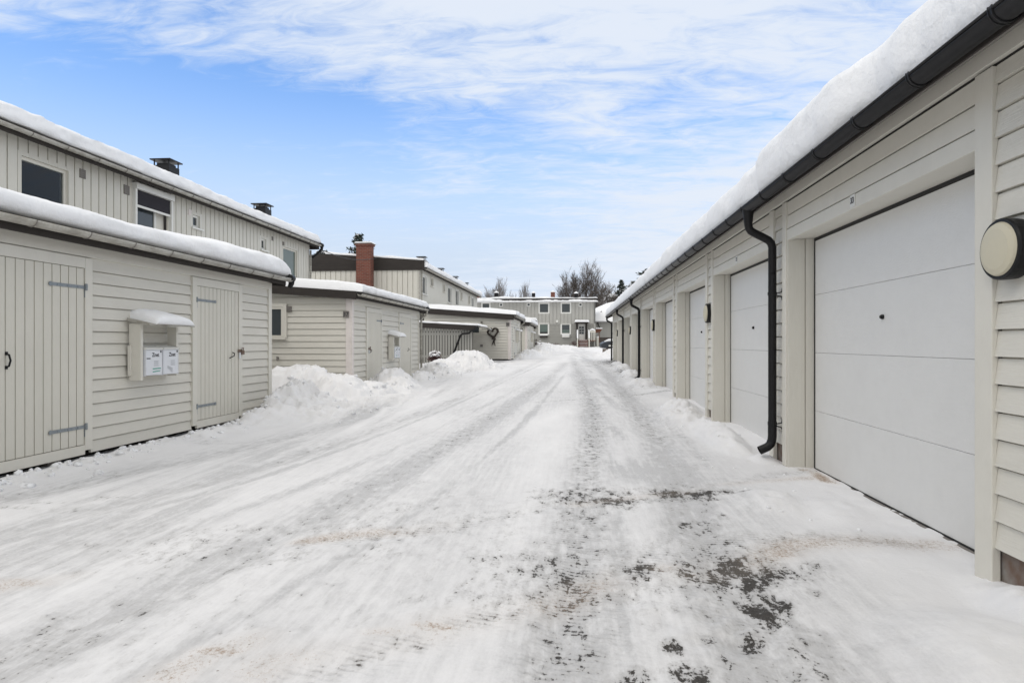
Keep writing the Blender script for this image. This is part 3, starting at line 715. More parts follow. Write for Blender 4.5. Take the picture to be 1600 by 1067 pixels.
# ------------------------------------------------------------------ garage row
XW, XT, XD = 1.99, 1.97, 2.20
PITCH, FAR0 = 3.10, 6.115
ZO = 2.09
def build_garages():
    g = thing('garage_row', 'long row of grey boarded garages with white doors along the right side', 'garages', (XT, 0, 0))
    Y0, Y1 = -6.0, 31.75
    opens = [(3.333, FAR0)] + [(FAR0 + PITCH * k - 2.60, FAR0 + PITCH * k) for k in range(1, 9)]
    # cladding
    w = MB()
    holes = [(a - 0.13, b + 0.10, -1, 2.46) for a, b in opens]
    lap(w, XW, 'y', -1, Y0, Y1, 0.19, 2.455, 0.128, 0.016, holes, zref=0.19)
    lap(w, Y1, 'x', 1, XW, 8.2, 0.19, 2.5, 0.128, 0.016, [], zref=0.19)
    w.box(XW + 0.02, 8.2, Y1 - 0.02, Y1 - 0.004, -0.3, 4.1) if False else None
    w.poly([(XW, Y1, 2.5), (8.2, Y1, 2.5), (5.1, Y1, 3.75)])
    w.build('wall', 'paint_h', g)
    # lintel boards over each opening (flat boards with seams)
    lb = MB()
    for a, b in opens:
        lb.box(XT, XW + 0.03, a, b, ZO + 0.003, 2.192); lb.box(XT + 0.006, XW + 0.03, a, b, 2.202, 2.317); lb.box(XT + 0.006, XW + 0.03, a, b, 2.327, 2.445)
        lb.box(XT + 0.03, XD, a, b, ZO + 0.012, ZO + 0.06)           # soffit of the opening
    lb.build('lintel_boards', 'trim', g, bevel=0.003)
    fr = MB(); fr.box(XT - 0.014, XW + 0.02, Y0, Y1, 2.462, 2.553); fr.build('frieze_board', 'trim', g, bevel=0.003)
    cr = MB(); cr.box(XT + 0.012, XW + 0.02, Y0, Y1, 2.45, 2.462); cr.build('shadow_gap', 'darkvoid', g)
    for a, b in opens:
        for (c, d, nm) in ((b, b + 0.105, 'far'), (a - 0.13, a, 'near')):
            t = MB(); t.box(XT - 0.008, XW + 0.012, c, d, 0.01, 2.449); t.build('door_casing', 'trim', g, bevel=0.004)
        j = MB()
        j.box(XT + 0.005, XD - 0.075, b - 0.022, b - 0.002, 0.0, ZO + 0.01); j.box(XD - 0.07, XD, b - 0.045, b - 0.002, 0.0, ZO + 0.01)
        j.box(XT + 0.005, XD, a + 0.002, a + 0.022, 0.0, ZO + 0.01)
        j.build('door_reveal', 'paint_v', g, bevel=0.002)
    # foundation strip
    fd = MB(); ys = [Y0] + [v for o in opens for v in (o[0], o[1])] + [Y1]
    for k in range(0, len(ys), 2): fd.box(XW + 0.02, XW + 0.3, ys[k], ys[k+1], -0.4, 0.20)
    fd.box(XW + 0.02, 8.1, Y1 - 0.06, Y1 - 0.02, -0.4, 0.25)
    fd.build('foundation', 'rust', g)
    # doors
    for k, (a, b) in enumerate(opens):
        dd = MB(); zs = [0.015, 0.535, 1.06, 1.585, 2.075]
        for q in range(4): dd.box(XD, XD + 0.04, a, b - 0.065, zs[q] + 0.0010, zs[q+1] - 0.0010)
        o = dd.build('garage_door', 'white_door', g, bevel=0.0025)
        s = MB(); s.box(XD - 0.004, XD + 0.03, a, b - 0.046, 2.076, 2.10); s.box(XD - 0.004, XD + 0.03, b - 0.064, b - 0.046, 0.0, 2.075); s.box(XD - 0.004, XD + 0.03, a, b - 0.066, 0.0, 0.0150)
        s.box(XD + 0.012, XD + 0.02, a, b - 0.07, 0.02, 2.07)
        s.build('rubber_seal', 'rubber', o)
        if k < 4:
            yc = (a + b) / 2 + (0.0 if k else -0.17); yk = {0: Yx(1380, XD), 1: Yx(1178, XD), 2: Yx(1097, XD), 3: Yx(1053, XD)}[k]
            kn = MB(); kn.tube([(XD + 0.01, yk, 1.335), (XD - 0.012, yk, 1.335), (XD - 0.022, yk, 1.335)], [0.017, 0.017, 0.011], 14); kn.build('lock_knob', 'black', o, smooth=False)
    # threshold strip in front of door
    th = MB()
    for a, b in opens: th.box(XD - 0.03, XD - 0.005, a + 0.02, b - 0.02, -0.1, 0.006)
    th.build('threshold', 'concrete', g)
    # roof
    rf = MB(); s = 0.40
    rf.prism([(1.72, 2.475), (5.1, 2.475 + s*3.38), (8.5, 2.475), (8.5, 2.44), (5.1, 2.42 + s*3.38), (1.99, 2.567), (1.735, 2.44)], Y0, Y1 + 0.25)
    rfo = rf.build('roof', 'bitumen', g)
    so = MB(); so.prism([(1.745, 2.405), (XT - 0.002, 2.553), (XT - 0.002, 2.56), (1.745, 2.42)], Y0, Y1 + 0.2); so.build('soffit', 'soffit', g)
    fa = MB(); fa.box(1.735, 1.744, Y0, Y1 + 0.25, 2.408, 2.47); fa.build('fascia', 'dark_board', g)
    bb = MB()
    for sgn in (1, -1):
        pr = [(1.75, 2.36), (5.1, 2.36 + s*3.35), (5.1, 2.52 + s*3.35), (1.75, 2.52)]
        if sgn < 0: pr = [(10.2 - x, z) for x, z in pr]
        bb.prism(pr, Y1 + 0.252, Y1 + 0.275)
    bb.build('barge_board', 'dark_board', g)
    gu = MB(); gu.halfpipe((1.682, Y0, 2.452), (1.682, Y1 + 0.2, 2.452), (-1, 0, 0), 0.052, 12)
    gu.tube([(1.628, Y0, 2.455), (1.628, Y1 + 0.2, 2.455)], 0.007, 6)
    guo = gu.build('gutter', 'gutter_dark', g, smooth=True)
    br = MB(); y = 3.285 - 0.62 * 14
    while y < Y1 + 0.1:
        pts = [(1.625, y, 2.465)] + [(1.682 - 0.058 * math.cos(math.pi * t / 8), y, 2.452 - 0.058 * math.sin(math.pi * t / 8)) for t in range(9)] + [(1.742, y, 2.46)]
        for yy in (-0.011, 0.011): br.tube([(p[0], p[1] + yy, p[2]) for p in pts], 0.0042, 5)
        for p, q in zip(pts[:-1], pts[1:]): br.poly([(p[0], y - 0.011, p[2]), (p[0], y + 0.011, p[2]), (q[0], y + 0.011, q[2]), (q[0], y - 0.011, q[2])])
        y += 0.62
    br.build('gutter_bracket', 'black', guo)
    for yp in (FAR0 + 0.21, FAR0 + PITCH*4 + 0.05, FAR0 + PITCH*6 - 0.3, Y1 - 0.35):
        p = MB(); xw = 1.905
        path = [(1.682, yp, 2.42), (1.682, yp, 2.36), (1.682, yp, 2.285), (1.688, yp, 2.25), (1.705, yp, 2.222), (1.735, yp, 2.203), (1.82, yp, 2.158), (1.87, yp, 2.13), (1.895, yp, 2.10), (xw, yp, 2.06), (xw, yp, 1.8)]
        p.tube(path, [0.055, 0.046, 0.038] + [0.038] * 8, 16, cap=False)
        p.tube([(xw, yp, 1.82), (xw, yp, 0.36)], 0.038, 16, cap=False)
        p.tube([(xw, yp, 0.40), (xw, yp, 0.26), (xw - 0.004, yp, 0.22), (xw - 0.018, yp, 0.182), (xw - 0.045, yp, 0.156), (xw - 0.12, yp, 0.120)], 0.0405, 16, cap=False)
        p.tube([(xw - 0.02, yp, 0.182), (xw - 0.045, yp, 0.156), (xw - 0.118, yp, 0.121)], 0.036, 16, cap=False)
        po = p.build('downpipe', 'black', g, smooth=True)
        c = MB()
        for z in (1.62, 0.38):
            c.tube([(xw, yp, z - 0.014), (xw, yp, z + 0.014)], 0.0425, 16); c.tube([(xw + 0.03, yp - 0.02, z), (xw + 0.07, yp - 0.05, z + 0.012), (xw + 0.075, yp - 0.055, z + 0.05)], 0.006, 6)
            c.tube([(xw + 0.03, yp - 0.02, z - 0.02), (xw + 0.07, yp - 0.05, z - 0.03), (xw + 0.075, yp - 0.055, z - 0.065)], 0.006, 6)
        c.build('pipe_clip', 'black', po)
    # interior dark back so nothing shows through
    ib = MB(); ib.box(XD + 0.3, 8.0, Y0 + 0.1, Y1 - 0.1, -0.2, 2.3); ib.build('inner_wall', 'darkvoid', g)
    # lamps
    def lamp(yc, z, label, near=False):
        t = thing('wall_lamp', label, 'lamp', (XT, yc, z), 'round black rimmed wall lamps')
        n = 40
        r = MB()
        prof = [(0.02, 0.0), (0.02, 0.132), (-0.05, 0.139), (-0.068, 0.139), (-0.076, 0.134), (-0.076, 0.122)]
        for (x0, r0), (x1, r1) in zip(prof[:-1], prof[1:]):
            for q in range(n):
                a0, a1 = 2*math.pi*q/n, 2*math.pi*(q+1)/n
                r.poly([(XW + x0, yc + r0*math.cos(a0), z + r0*math.sin(a0)), (XW + x1, yc + r1*math.cos(a0), z + r1*math.sin(a0)), (XW + x1, yc + r1*math.cos(a1), z + r1*math.sin(a1)), (XW + x0, yc + r0*math.cos(a1), z + r0*math.sin(a1))])
        r.build('lamp_rim', 'black', t, smooth=True)
        d = MB(); prof = [(-0.073, 0.123), (-0.086, 0.115), (-0.095, 0.09), (-0.099, 0.05), (-0.1, 0.0)]
        for (x0, r0), (x1, r1) in zip(prof[:-1], prof[1:]):
            for q in range(n):
                a0, a1 = 2*math.pi*q/n, 2*math.pi*(q+1)/n
                d.poly([(XW + x0, yc + r0*math.cos(a0), z + r0*math.sin(a0)), (XW + x1, yc + r1*math.cos(a0), z + r1*math.sin(a0)), (XW + x1, yc + r1*math.cos(a1), z + r1*math.sin(a1)), (XW + x0, yc + r0*math.cos(a1), z + r0*math.sin(a1))])
        d.build('lamp_glass', 'opal', t, smooth=True)
    lamp(3.078, 1.572, 'big round cream wall lamp with black rim right of the nearest garage door')
    lamp(FAR0 + PITCH + 0.22, 1.575, 'round black rimmed wall lamp between the second and third garage doors')
    lamp(FAR0 + PITCH*3 + 0.22, 1.575, 'thin side-on wall lamp just before the second black downpipe')
    lamp(FAR0 + PITCH*5 + 0.22, 1.575, 'small dark wall lamp between the second and third black downpipes')
    lamp(FAR0 + PITCH*7 + 0.22, 1.575, 'tiny farthest wall lamp near the last black downpipe')
    # number plates
    for xp, zc, s, label in ((1333, 2.150, '33', 'small white plate reading 33 above the nearest garage door'), (1151.5, 2.150, '32', 'tiny white number plate above the second garage door')):
        yy = Yx(xp, XT)
        t = thing('number_plate', label, 'sign', (XT, yy, zc), 'number plates above garage doors')
        b_ = MB(); b_.box(XT - 0.006, XT - 0.0005, yy - 0.036, yy + 0.036, zc - 0.042, zc + 0.042); b_.build('plate', 'white_frame', t, bevel=0.001)
        tx = MB(); text_faces(tx, s, 0.058, (XT - 0.0075, yy, zc), (0, -1, 0), (0, 0, 1), bold=0.0022); tx.build('digits', 'ink', t)
    # snow on the roof: slumped lip between the near brackets and the first pipe, rougher broken edge before it
    def edge(U):
        Yv = U + Y0
        e = np.interp(Yv, [-6, 2.2, 3.0, 3.85, 3.98, 4.15, 5.0, 5.7, 6.0, 6.6, 8.5, 31], [0.04, 0.04, 0.05, 0.06, 0.02, -0.05, -0.06, -0.045, 0.03, 0.0, 0.01, 0.0])
        return e + 0.018 * fbm(Yv * 2.2, Yv * 0, 7, 4)
    def hf(U):
        Yv = U + Y0
        return 1 + 0.05 * fbm(Yv * 0.8, Yv * 0, 17, 3)
    snow_cap('roof_snow', 'thick snow lying on the long garage roof above the black gutter', (1.715, Y0, 2.475), (0, 1, 0), (1, 0, 0), Y1 - Y0 + 0.2, 3.45, 0.40, 0.42, seed=3, over=0.07, R0=0.3, du=0.045, rough=0.013, group='snow lying on the roofs', edge=edge, hfun=hf, m='snow_rough', tvar=0.06)
    snow_cap('roof_snow', 'thick snow on the hidden far slope of the garage roof', (8.5, Y0, 2.48), (0, 1, 0), (-1, 0, 0), Y1 - Y0 + 0.2, 3.42, 0.40, 0.42, seed=5, over=0.05, R0=0.3, du=0.3, rough=0.02, group='snow lying on the roofs')
build_garages()

# ------------------------------------------------------------------ left sheds
GX = -4.82
def hinge(mb, y0, y1, z, x, slope=0.0, pin_at=None):
    mb.box(x, x + 0.006, y0, y1, z - 0.016, z + 0.016)
    s = 1 if y1 > y0 else -1
    mb.tube([(x + 0.006, y0, z), (x + 0.009, y0, z)], 0.022, 10)
    mb.tube([(x + 0.012, y1 + s*0.015, z - 0.03), (x + 0.012, y1 + s*0.015, z + 0.035)], 0.012, 8)
    mb.box(x + 0.001, x + 0.008, y1 + s*0.0, y1 + s*0.045, z - 0.10, z + 0.03)
    for q in (0.2, 0.5, 0.8):
        yy = y0 + (y1 - y0) * q; mb.tube([(x + 0.006, yy, z), (x + 0.010, yy, z)], 0.007, 6)
def plank_door(parent, y0, y1, z0, z1, x, pitch=0.098, name='plank_door', mat_='door_plank', label=None):
    d = MB(); y = y0; 
    n = max(2, int(round((y1 - y0) / pitch))); p = (y1 - y0) / n
    for k in range(n): d.box(x - 0.03, x, y0 + k*p + 0.005, y0 + (k+1)*p - 0.005, z0, z1)
    d.box(x - 0.028, x - 0.02, y0, y1, z0, z1)
    o = d.build(name, mat_, parent, bevel=0.002)
    if label: o['label'] = label
    return o
def shed(label, X, Y0, Y1, dz, doors, gap=0.009, lt=0.016, bx=0.02, gable_hole=None, gable_extra=None, depth=4.35, board=0.122, ztop=2.12, downpipe=False, near_gable=True, detail=True):
    """one garden shed attached in front of a terrace: front wall along y at X, gable at Y0"""
    g = thing('garden_shed', label, 'shed', (X, (Y0 + Y1) / 2, dz), 'grey boarded sheds along the left side')
    z0 = 0.05 + dz; zt = ztop + dz; sl = 0.075; XB = X - depth
    holes = [(d['y0'] - 0.10, d['y1'] + 0.10, -1, d['z1'] + 0.115 + dz) for d in doors]
    w = MB(); lap(w, X - 0.02, 'y', 1, Y0, Y1, z0, zt, board, lt, holes, zref=z0, gap=gap)
    gh = [gable_hole] if gable_hole else []
    lap(w, Y0 + 0.02, 'x', -1, XB, X - 0.02, z0, zt + 0.02, board, lt, gh, zref=z0, gap=gap)
    w.poly([(XB, Y0 + 0.02, zt + 0.02), (X, Y0 + 0.02, zt + 0.02), (X, Y0 + 0.02, zt + 0.05), (XB, Y0 + 0.02, zt + 0.05 + sl * depth)])
    lap(w, Y1 - 0.02, 'x', 1, XB, X - 0.02, z0, zt, board, 0.016, [], zref=z0)
    w.poly([(XB, Y1 - 0.02, zt), (X, Y1 - 0.02, zt), (X, Y1 - 0.02, zt + 0.05), (XB, Y1 - 0.02, zt + 0.05 + sl * depth)])
    w.build('wall', 'paint_h', g)
    c = MB(); c.box(X - 0.02, X + 0.008, Y0 - 0.004, Y0 + 0.11, z0 - 0.02, zt - 0.01); c.box(X - 0.14, X - 0.021, Y0 - 0.008, Y0 + 0.012, z0 - 0.02, zt + 0.05)
    c.build('corner_board', 'old_trim', g, bevel=0.003)
    c = MB(); c.box(X - 0.03, X + 0.008, Y1 - 0.10, Y1 + 0.004, z0 - 0.02, zt - 0.01); c.build('corner_board', 'trim', g, bevel=0.003)
    fr = MB(); fr.box(X - 0.018, X + 0.006, Y0 + 0.11, Y1 - 0.10, zt - 0.115, zt); fr.build('frieze_board', 'trim', g, bevel=0.003)
    b = MB(); b.box(XB + 0.3, X - 0.14, Y0 + 0.12, Y1 - 0.12, -0.3 + dz, zt - 0.2); b.build('dark_footing', 'darkvoid', g)
    f = MB()
    yy = Y0 + 0.4
    while yy < Y1: f.box(X - 0.14, X - 0.06, yy, yy + 0.16, dz - 0.2, z0 - 0.002); yy += 1.45
    f.build('footing_block', 'concrete', g)
    # roof
    r = MB(); r.prism([(X + 0.17, zt + 0.04), (XB, zt + 0.04 + sl * (depth + 0.17)), (XB, zt + 0.10 + sl * (depth + 0.17)), (X + 0.17, zt + 0.10)], Y0 - 0.16, Y1 + 0.14)
    r.build('roof', 'bitumen', g)
    ba = MB()
    for yb in (Y0 - 0.185, Y1 + 0.142):
        ba.prism([(X + 0.16, zt - 0.03 - bx), (XB, zt - 0.03 - bx + sl * (depth + .16)), (XB, zt + 0.13 + sl * (depth + .16)), (X + 0.16, zt + 0.13)], yb, yb + 0.023)
    ba.build('barge_board', 'dark_board', g)
    fa = MB(); fa.box(X + 0.168, X + 0.180, Y0 - 0.16, Y1 + 0.14, zt - 0.03, zt + 0.11); fa.box(X + 0.008, X + 0.168, Y0 - 0.16, Y1 + 0.14, zt + 0.0, zt + 0.012); fa.build('fascia', 'dark_board', g)
    gu = MB(); gu.halfpipe((X + 0.237, Y0 - 0.19, zt + 0.075), (X + 0.237, Y1 + 0.17, zt + 0.075), (1, 0, 0), 0.055, 10)
    guo = gu.build('gutter', 'gutter_old', g, smooth=True)
    br = MB(); y = Y0 + 0.1
    while y < Y1 + 0.1:
        pts = [(X + 0.237 + 0.058 * math.cos(math.pi * t / 8), y, zt + 0.075 - 0.058 * math.sin(math.pi * t / 8)) for t in range(9)]
        br.tube(pts, 0.006, 5); y += 0.62
    br.build('gutter_bracket', 'concrete', guo)
    ec = MB(); ec.tube([(X + 0.237, Y1 + 0.10, zt + 0.085), (X + 0.237, Y1 + 0.25, zt + 0.085)], [0.062, 0.062], 12); ec.tube([(X + 0.237, Y1 + 0.21, zt + 0.10), (X + 0.24, Y1 + 0.21, zt - 0.0), (X + 0.21, Y1 + 0.21, zt - 0.06)], [0.06, 0.045, 0.038], 10); ec.build('gutter_end', 'black', guo, smooth=True)
    if downpipe:
        p = MB(); yp = Y1 + 0.05
        p.tube([(X + 0.237, yp, zt + 0.03), (X + 0.235, yp, zt - 0.04), (X + 0.20, yp, zt - 0.12), (X + 0.10, yp, zt - 0.19), (X + 0.055, yp, zt - 0.27), (X + 0.055, yp, 0.2 + dz)], 0.035, 12)
        p.build('downpipe', 'gutter_old', g, smooth=True)
    # doors
    for d in doors:
        cs = MB(); y0, y1, a, bz = d['y0'], d['y1'], d['z0'] + dz, d['z1'] + dz
        cs.box(X - 0.02, X + 0.014, y0 - 0.10, y0 - 0.004, a - 0.06, bz + 0.11); cs.box(X - 0.02, X + 0.014, y1 + 0.004, y1 + 0.10, a - 0.06, bz + 0.11)
        cs.box(X - 0.02, X + 0.012, y0 - 0.004, y1 + 0.004, bz + 0.005, bz + 0.11); cs.box(X - 0.02, X + 0.012, y0 - 0.004, y1 + 0.004, a - 0.10, a - 0.006)
        cs.build('door_casing', 'trim', g, bevel=0.003)
        gp = MB(); gp.box(X - 0.045, X - 0.032, y0 - 0.02, y1 + 0.02, a - 0.03, bz + 0.03); gp.build('door_gap', 'darkvoid', g)
        do = plank_door(g, y0, y1, a, bz, X + 0.004, d.get('pitch', 0.098))
        h = MB(); L = d.get('hl', 0.42); side = d['hinge']
        for zz in d['hz']:
            if side > 0: hinge(h, y1 - L, y1 - 0.002, zz + dz, X + 0.0045)
            else: hinge(h, y0 + L, y0 + 0.002, zz + dz, X + 0.0045)
        h.build('strap_hinge', 'galv', do)
        hd = MB(); yh, zh = d['handle'], d['hzt'] + dz
        if d.get('bow'): hd.tube([(X + 0.004, yh, zh - 0.055), (X + 0.03, yh, zh - 0.05), (X + 0.045, yh, zh), (X + 0.03, yh, zh + 0.05), (X + 0.004, yh, zh + 0.055)], 0.008, 8); hd.box(X + 0.004, X + 0.008, yh - 0.014, yh + 0.014, zh - 0.075, zh - 0.045); hd.box(X + 0.004, X + 0.008, yh - 0.014, yh + 0.014, zh + 0.045, zh + 0.075)
        else: hd.tube([(X + 0.004, yh + 0.03, zh + 0.035), (X + 0.035, yh + 0.035, zh + 0.02), (X + 0.04, yh + 0.01, zh - 0.015), (X + 0.03, yh - 0.03, zh - 0.03), (X + 0.006, yh - 0.05, zh - 0.045)], 0.007, 8)
        hd.build('door_handle', 'black', do, smooth=True)
        if d.get('lock'):
            lk = MB(); yl = d['lock']; lk.box(X + 0.014, X + 0.02, yl - 0.02, yl + 0.10, zh + 0.03, zh + 0.075); lk.box(X + 0.02, X + 0.045, yl + 0.05, yl + 0.11, zh + 0.0, zh + 0.06); lk.tube([(X+0.03, yl+0.06, zh+0.05), (X+0.035, yl+0.06, zh+0.10), (X+0.035, yl+0.10, zh+0.10), (X+0.03, yl+0.10, zh+0.05)], 0.006, 6)
            lk.build('padlock', 'rust', do)
            tg = MB(); tg.box(X + 0.016, X + 0.03, yl + 0.0, yl + 0.035, zh - 0.055, zh + 0.03); tg.build('lock_cover', 'white_plastic', do, bevel=0.004)
    return g
def mail_shelter(X, yc, z0, dz, label, w=0.66, blabels=None, boxes=2, detail=True):
    zb = z0; zt = z0 + 0.66
    t = thing('mailbox_shelter', label, 'mailbox rack', (X, yc, zb), 'roofed wooden mailbox racks on the sheds')
    f = MB()
    f.box(X + 0.014, X + 0.15, yc - w/2 - 0.02, yc - w/2 + 0.02, zb, zt - 0.04); f.box(X + 0.014, X + 0.13, yc + w/2 - 0.02, yc + w/2 + 0.02, zb + 0.02, zt - 0.06)
    f.box(X + 0.014, X + 0.035, yc - w/2, yc + w/2, zb + 0.34, zb + 0.375); f.box(X + 0.014, X + 0.05, yc - w/2, yc + w/2, zb + 0.05, zb + 0.09)
    f.box(X + 0.014, X + 0.05, yc - w/2 - 0.045, yc - w/2 - 0.021, zb + 0.05, zb + 0.38)
    f.build('frame', 'trim', t, bevel=0.003)
    r = MB(); r.prism([(X + 0.014, zt - 0.01), (X + 0.27, zt - 0.06), (X + 0.27, zt - 0.038), (X + 0.014, zt + 0.02)], yc - w/2 - 0.05, yc + w/2 + 0.12); r.build('little_roof', 'gutter_old', t, bevel=0.002)
    if boxes:
        bw = (w - 0.07) / 2
        for k in range(2):
            y0 = yc - w/2 + 0.035 + k * (bw + 0.005); y1 = y0 + bw - 0.012
            b = thing('mailbox', blabels[k] if blabels else 'white mailbox', 'mailbox', (X + 0.1, (y0 + y1)/2, zb + 0.06), 'white mailboxes in the racks')
            m = MB(); x0 = X + 0.052; x1 = X + 0.165
            m.prism([(x0, zb + 0.05), (x1, zb + 0.05), (x1, zb + 0.335), (x0, zb + 0.345)], y0, y1); m.build('box_body', 'white_plastic', b, bevel=0.006)
            l = MB(); l.prism([(x0, zb + 0.347), (x1 + 0.012, zb + 0.336), (x1 + 0.012, zb + 0.352), (x0, zb + 0.378)], y0 - 0.004, y1 + 0.004); l.build('box_lid', 'white_frame', b, bevel=0.004)
            if detail:
                yy = (y0 + y1)/2; xf = x1 + 0.0012; s = -1
                # front faces +x : reading direction is +y
                tx = MB(); text_faces(tx, 'Znet', 0.062, (xf, yy + 0.03, zb + 0.275), (0, 1, 0), (0, 0, 1), bold=0.0016); tx.build('lettering', 'ink', b); tx = MB(); tx.poly([(xf, y1 - 0.03, zb + 0.30), (xf, y1 - 0.008, zb + 0.30), (xf, y1 - 0.008, zb + 0.325), (xf, y1 - 0.03, zb + 0.325)])
                if k == 0: tx.poly([(xf, y0 + 0.02, zb + 0.232), (xf, y0 + 0.085, zb + 0.232), (xf, y0 + 0.085, zb + 0.243), (xf, y0 + 0.02, zb + 0.243)])
                tx.build('printed_block', 'ink', b)
                gx = MB()
                for q in range(5): gx.poly([(xf, yy + 0.0, zb + 0.205 - q*0.013), (xf, yy + 0.085 - 0.01*(q % 2), zb + 0.205 - q*0.013), (xf, yy + 0.085 - 0.01*(q % 2), zb + 0.209 - q*0.013), (xf, yy, zb + 0.209 - q*0.013)])
                if k == 1:
                    for q in range(8): gx.poly([(xf, yy - 0.06 + 0.012*q, zb + 0.12 - 0.008*q), (xf, yy - 0.055 + 0.012*q, zb + 0.12 - 0.008*q), (xf, yy - 0.05 + 0.012*q, zb + 0.15 - 0.004*q), (xf, yy - 0.055 + 0.012*q, zb + 0.15 - 0.004*q)])
                gx.build('small_print', 'greyink', b)
                if k == 0:
                    gr = MB(); gr.poly([(xf, yy - 0.02, zb + 0.115), (xf, y1 - 0.02, zb + 0.118), (xf, y1 - 0.02, zb + 0.13), (xf, yy - 0.02, zb + 0.127)]); gr.poly([(xf, yy - 0.02, zb + 0.082), (xf, y1 - 0.03, zb + 0.092), (xf, y1 - 0.03, zb + 0.10), (xf, yy - 0.02, zb + 0.094)]); gr.build('green_stripe', 'green', b)
    snow_cap('snow_cap', label.split(' on ')[0].replace('rack', 'rack roof') + ' snow lump on ' + label.split(' on ')[-1] if False else 'rounded snow lump on the ' + label, (X + 0.285, yc - w/2 + 0.02, zt - 0.042), (0, 1, 0), (-1, 0, 0), w + 0.02, 0.26, 0.20, 0.115, seed=int(yc*7) % 50, over=0.03, R0=0.26, du=0.02, rough=0.008, group='snow lumps on the mailbox racks', tvar=0.1)
    return t

yA0, yA1 = Yx(-60, GX), Yx(131, GX)
d_left = dict(y0=Yx(131, GX) - 0.985, y1=Yx(131, GX), z0=0.145, z1=1.885, hinge=1, hz=(1.70, 0.32), handle=Yx(9, GX), hzt=1.00, bow=True, hl=0.42)
yb0, yb1 = Yx(307, GX), Yx(372, GX)
d_right = dict(y0=yb0, y1=yb1, z0=0.15, z1=1.885, hinge=-1, hz=(1.705, 0.33), handle=Yx(361, GX), hzt=0.98, lock=Yx(371.5, GX), hl=0.42)
shed('nearest long grey shed with two plank doors on the left', GX, 3.7, Yx(424, GX), 0.0, [d_left, d_right])
ym = (Yx(203, GX) + Yx(260, GX)) / 2
mail_shelter(GX, ym, Zy(597, GX + 0.23, Yx(205, GX + 0.23)), 0, 'roofed mailbox rack on the nearest shed', blabels=['white mailbox with a black bar and green stripe, left one on the nearest shed', 'white mailbox without green stripe, right one on the nearest shed'])
Yend1 = Yx(424, GX)
snow_cap('roof_snow', 'smooth thick snow on the nearest left shed roof', (GX + 0.20, 3.5, 2.225), (0, 1, 0), (-1, 0, 0), Yend1 + 0.17 - 3.5, 4.3, 0.075, 0.28, seed=11, over=0.09, R0=0.45, du=0.05, rough=0.018, group='snow lying on the roofs', hfun=lambda U: np.interp(U, [0, 2, 5, 6.4], [0.85, 0.9, 1.05, 1.2]), tvar=0.12)

# second shed
S2a, S2b = Yx(550, GX), Yx(655, GX)
dz2 = 0.04
def win_small(x0, x1, Y, z0, z1, parent, gl='glass'):
    w = MB(); t = 0.045
    w.box(x0, x1, Y - 0.03, Y + 0.03, z0, z0 + t); w.box(x0, x1, Y - 0.03, Y + 0.03, z1 - t, z1); w.box(x0, x0 + t, Y - 0.03, Y + 0.03, z0 + t, z1 - t); w.box(x1 - t, x1, Y - 0.03, Y + 0.03, z0 + t, z1 - t)
    w.box(x0 - 0.08, x1 + 0.08, Y - 0.09, Y - 0.02, z0 - 0.045, z0 - 0.002); w.box(x0 - 0.08, x0 - 0.002, Y - 0.04, Y + 0.01, z0, z1 + 0.08); w.box(x1 + 0.002, x1 + 0.08, Y - 0.04, Y + 0.01, z0, z1 + 0.08); w.box(x0, x1, Y - 0.04, Y + 0.01, z1 + 0.002, z1 + 0.08)
    o = w.build('window', 'trim', parent, bevel=0.003)
    g = MB(); g.box(x0 + t, x1 - t, Y - 0.005, Y + 0.01, z0 + t, z1 - t); g.build('pane', gl, o)
    return o
wx1 = Xx(443, S2a); wz1 = Zy(480, wx1, S2a); wz0 = Zy(527, wx1, S2a)
da = dict(y0=Yx(574.5, GX), y1=Yx(595, GX), z0=0.12, z1=1.84, hinge=1, hz=(1.66, 0.3), handle=Yx(578, GX), hzt=0.92, lock=Yx(574.8, GX), hl=0.35)
db = dict(y0=Yx(625, GX), y1=Yx(641, GX), z0=0.10, z1=1.84, hinge=-1, hz=(1.66, 0.3), handle=Yx(637, GX), hzt=0.92, hl=0.35)
s2 = shed('second grey shed with a brown roof edge and two narrow doors behind snow heaps', GX, S2a, S2b, dz2, [da, db], 0.013, 0.018, gable_hole=(wx1 - 0.75, wx1, wz0, wz1), board=0.137, ztop=2.10, downpipe=True)
win_small(wx1 - 0.75, wx1, S2a - 0.0, wz0, wz1, s2)
v = MB(); vx, vz = Xx(452, S2a), Zy(483, -6.5, S2a); v.box(vx - 0.055, vx + 0.055, S2a - 0.03, S2a + 0.01, vz - 0.06, vz + 0.06)
for q in range(5): v.box(vx - 0.05, vx + 0.05, S2a - 0.036, S2a - 0.03, vz - 0.05 + q*0.022, vz - 0.04 + q*0.022)
v.build('vent_grille', 'concrete', s2)
tp = MB(); tx_, tz_ = Xx(435, S2a), Zy(560, -6.6, S2a); tp.tube([(tx_, S2a, tz_), (tx_, S2a - 0.06, tz_), (tx_ + 0.01, S2a - 0.07, tz_ - 0.05)], 0.02, 8); tp.tube([(tx_ - 0.03, S2a - 0.05, tz_ + 0.03), (tx_ + 0.03, S2a - 0.05, tz_ + 0.03)], 0.012, 6); tp.build('wall_tap', 'concrete', s2)
ym2 = (Yx(607, GX) + Yx(621, GX)) / 2
mail_shelter(GX, ym2 - 0.15, 0.70, 0, 'roofed mailbox rack on the second shed', w=0.6, blabels=['white mailbox on the second shed, left of its pair', 'white mailbox on the second shed, right of its pair'], detail=True)
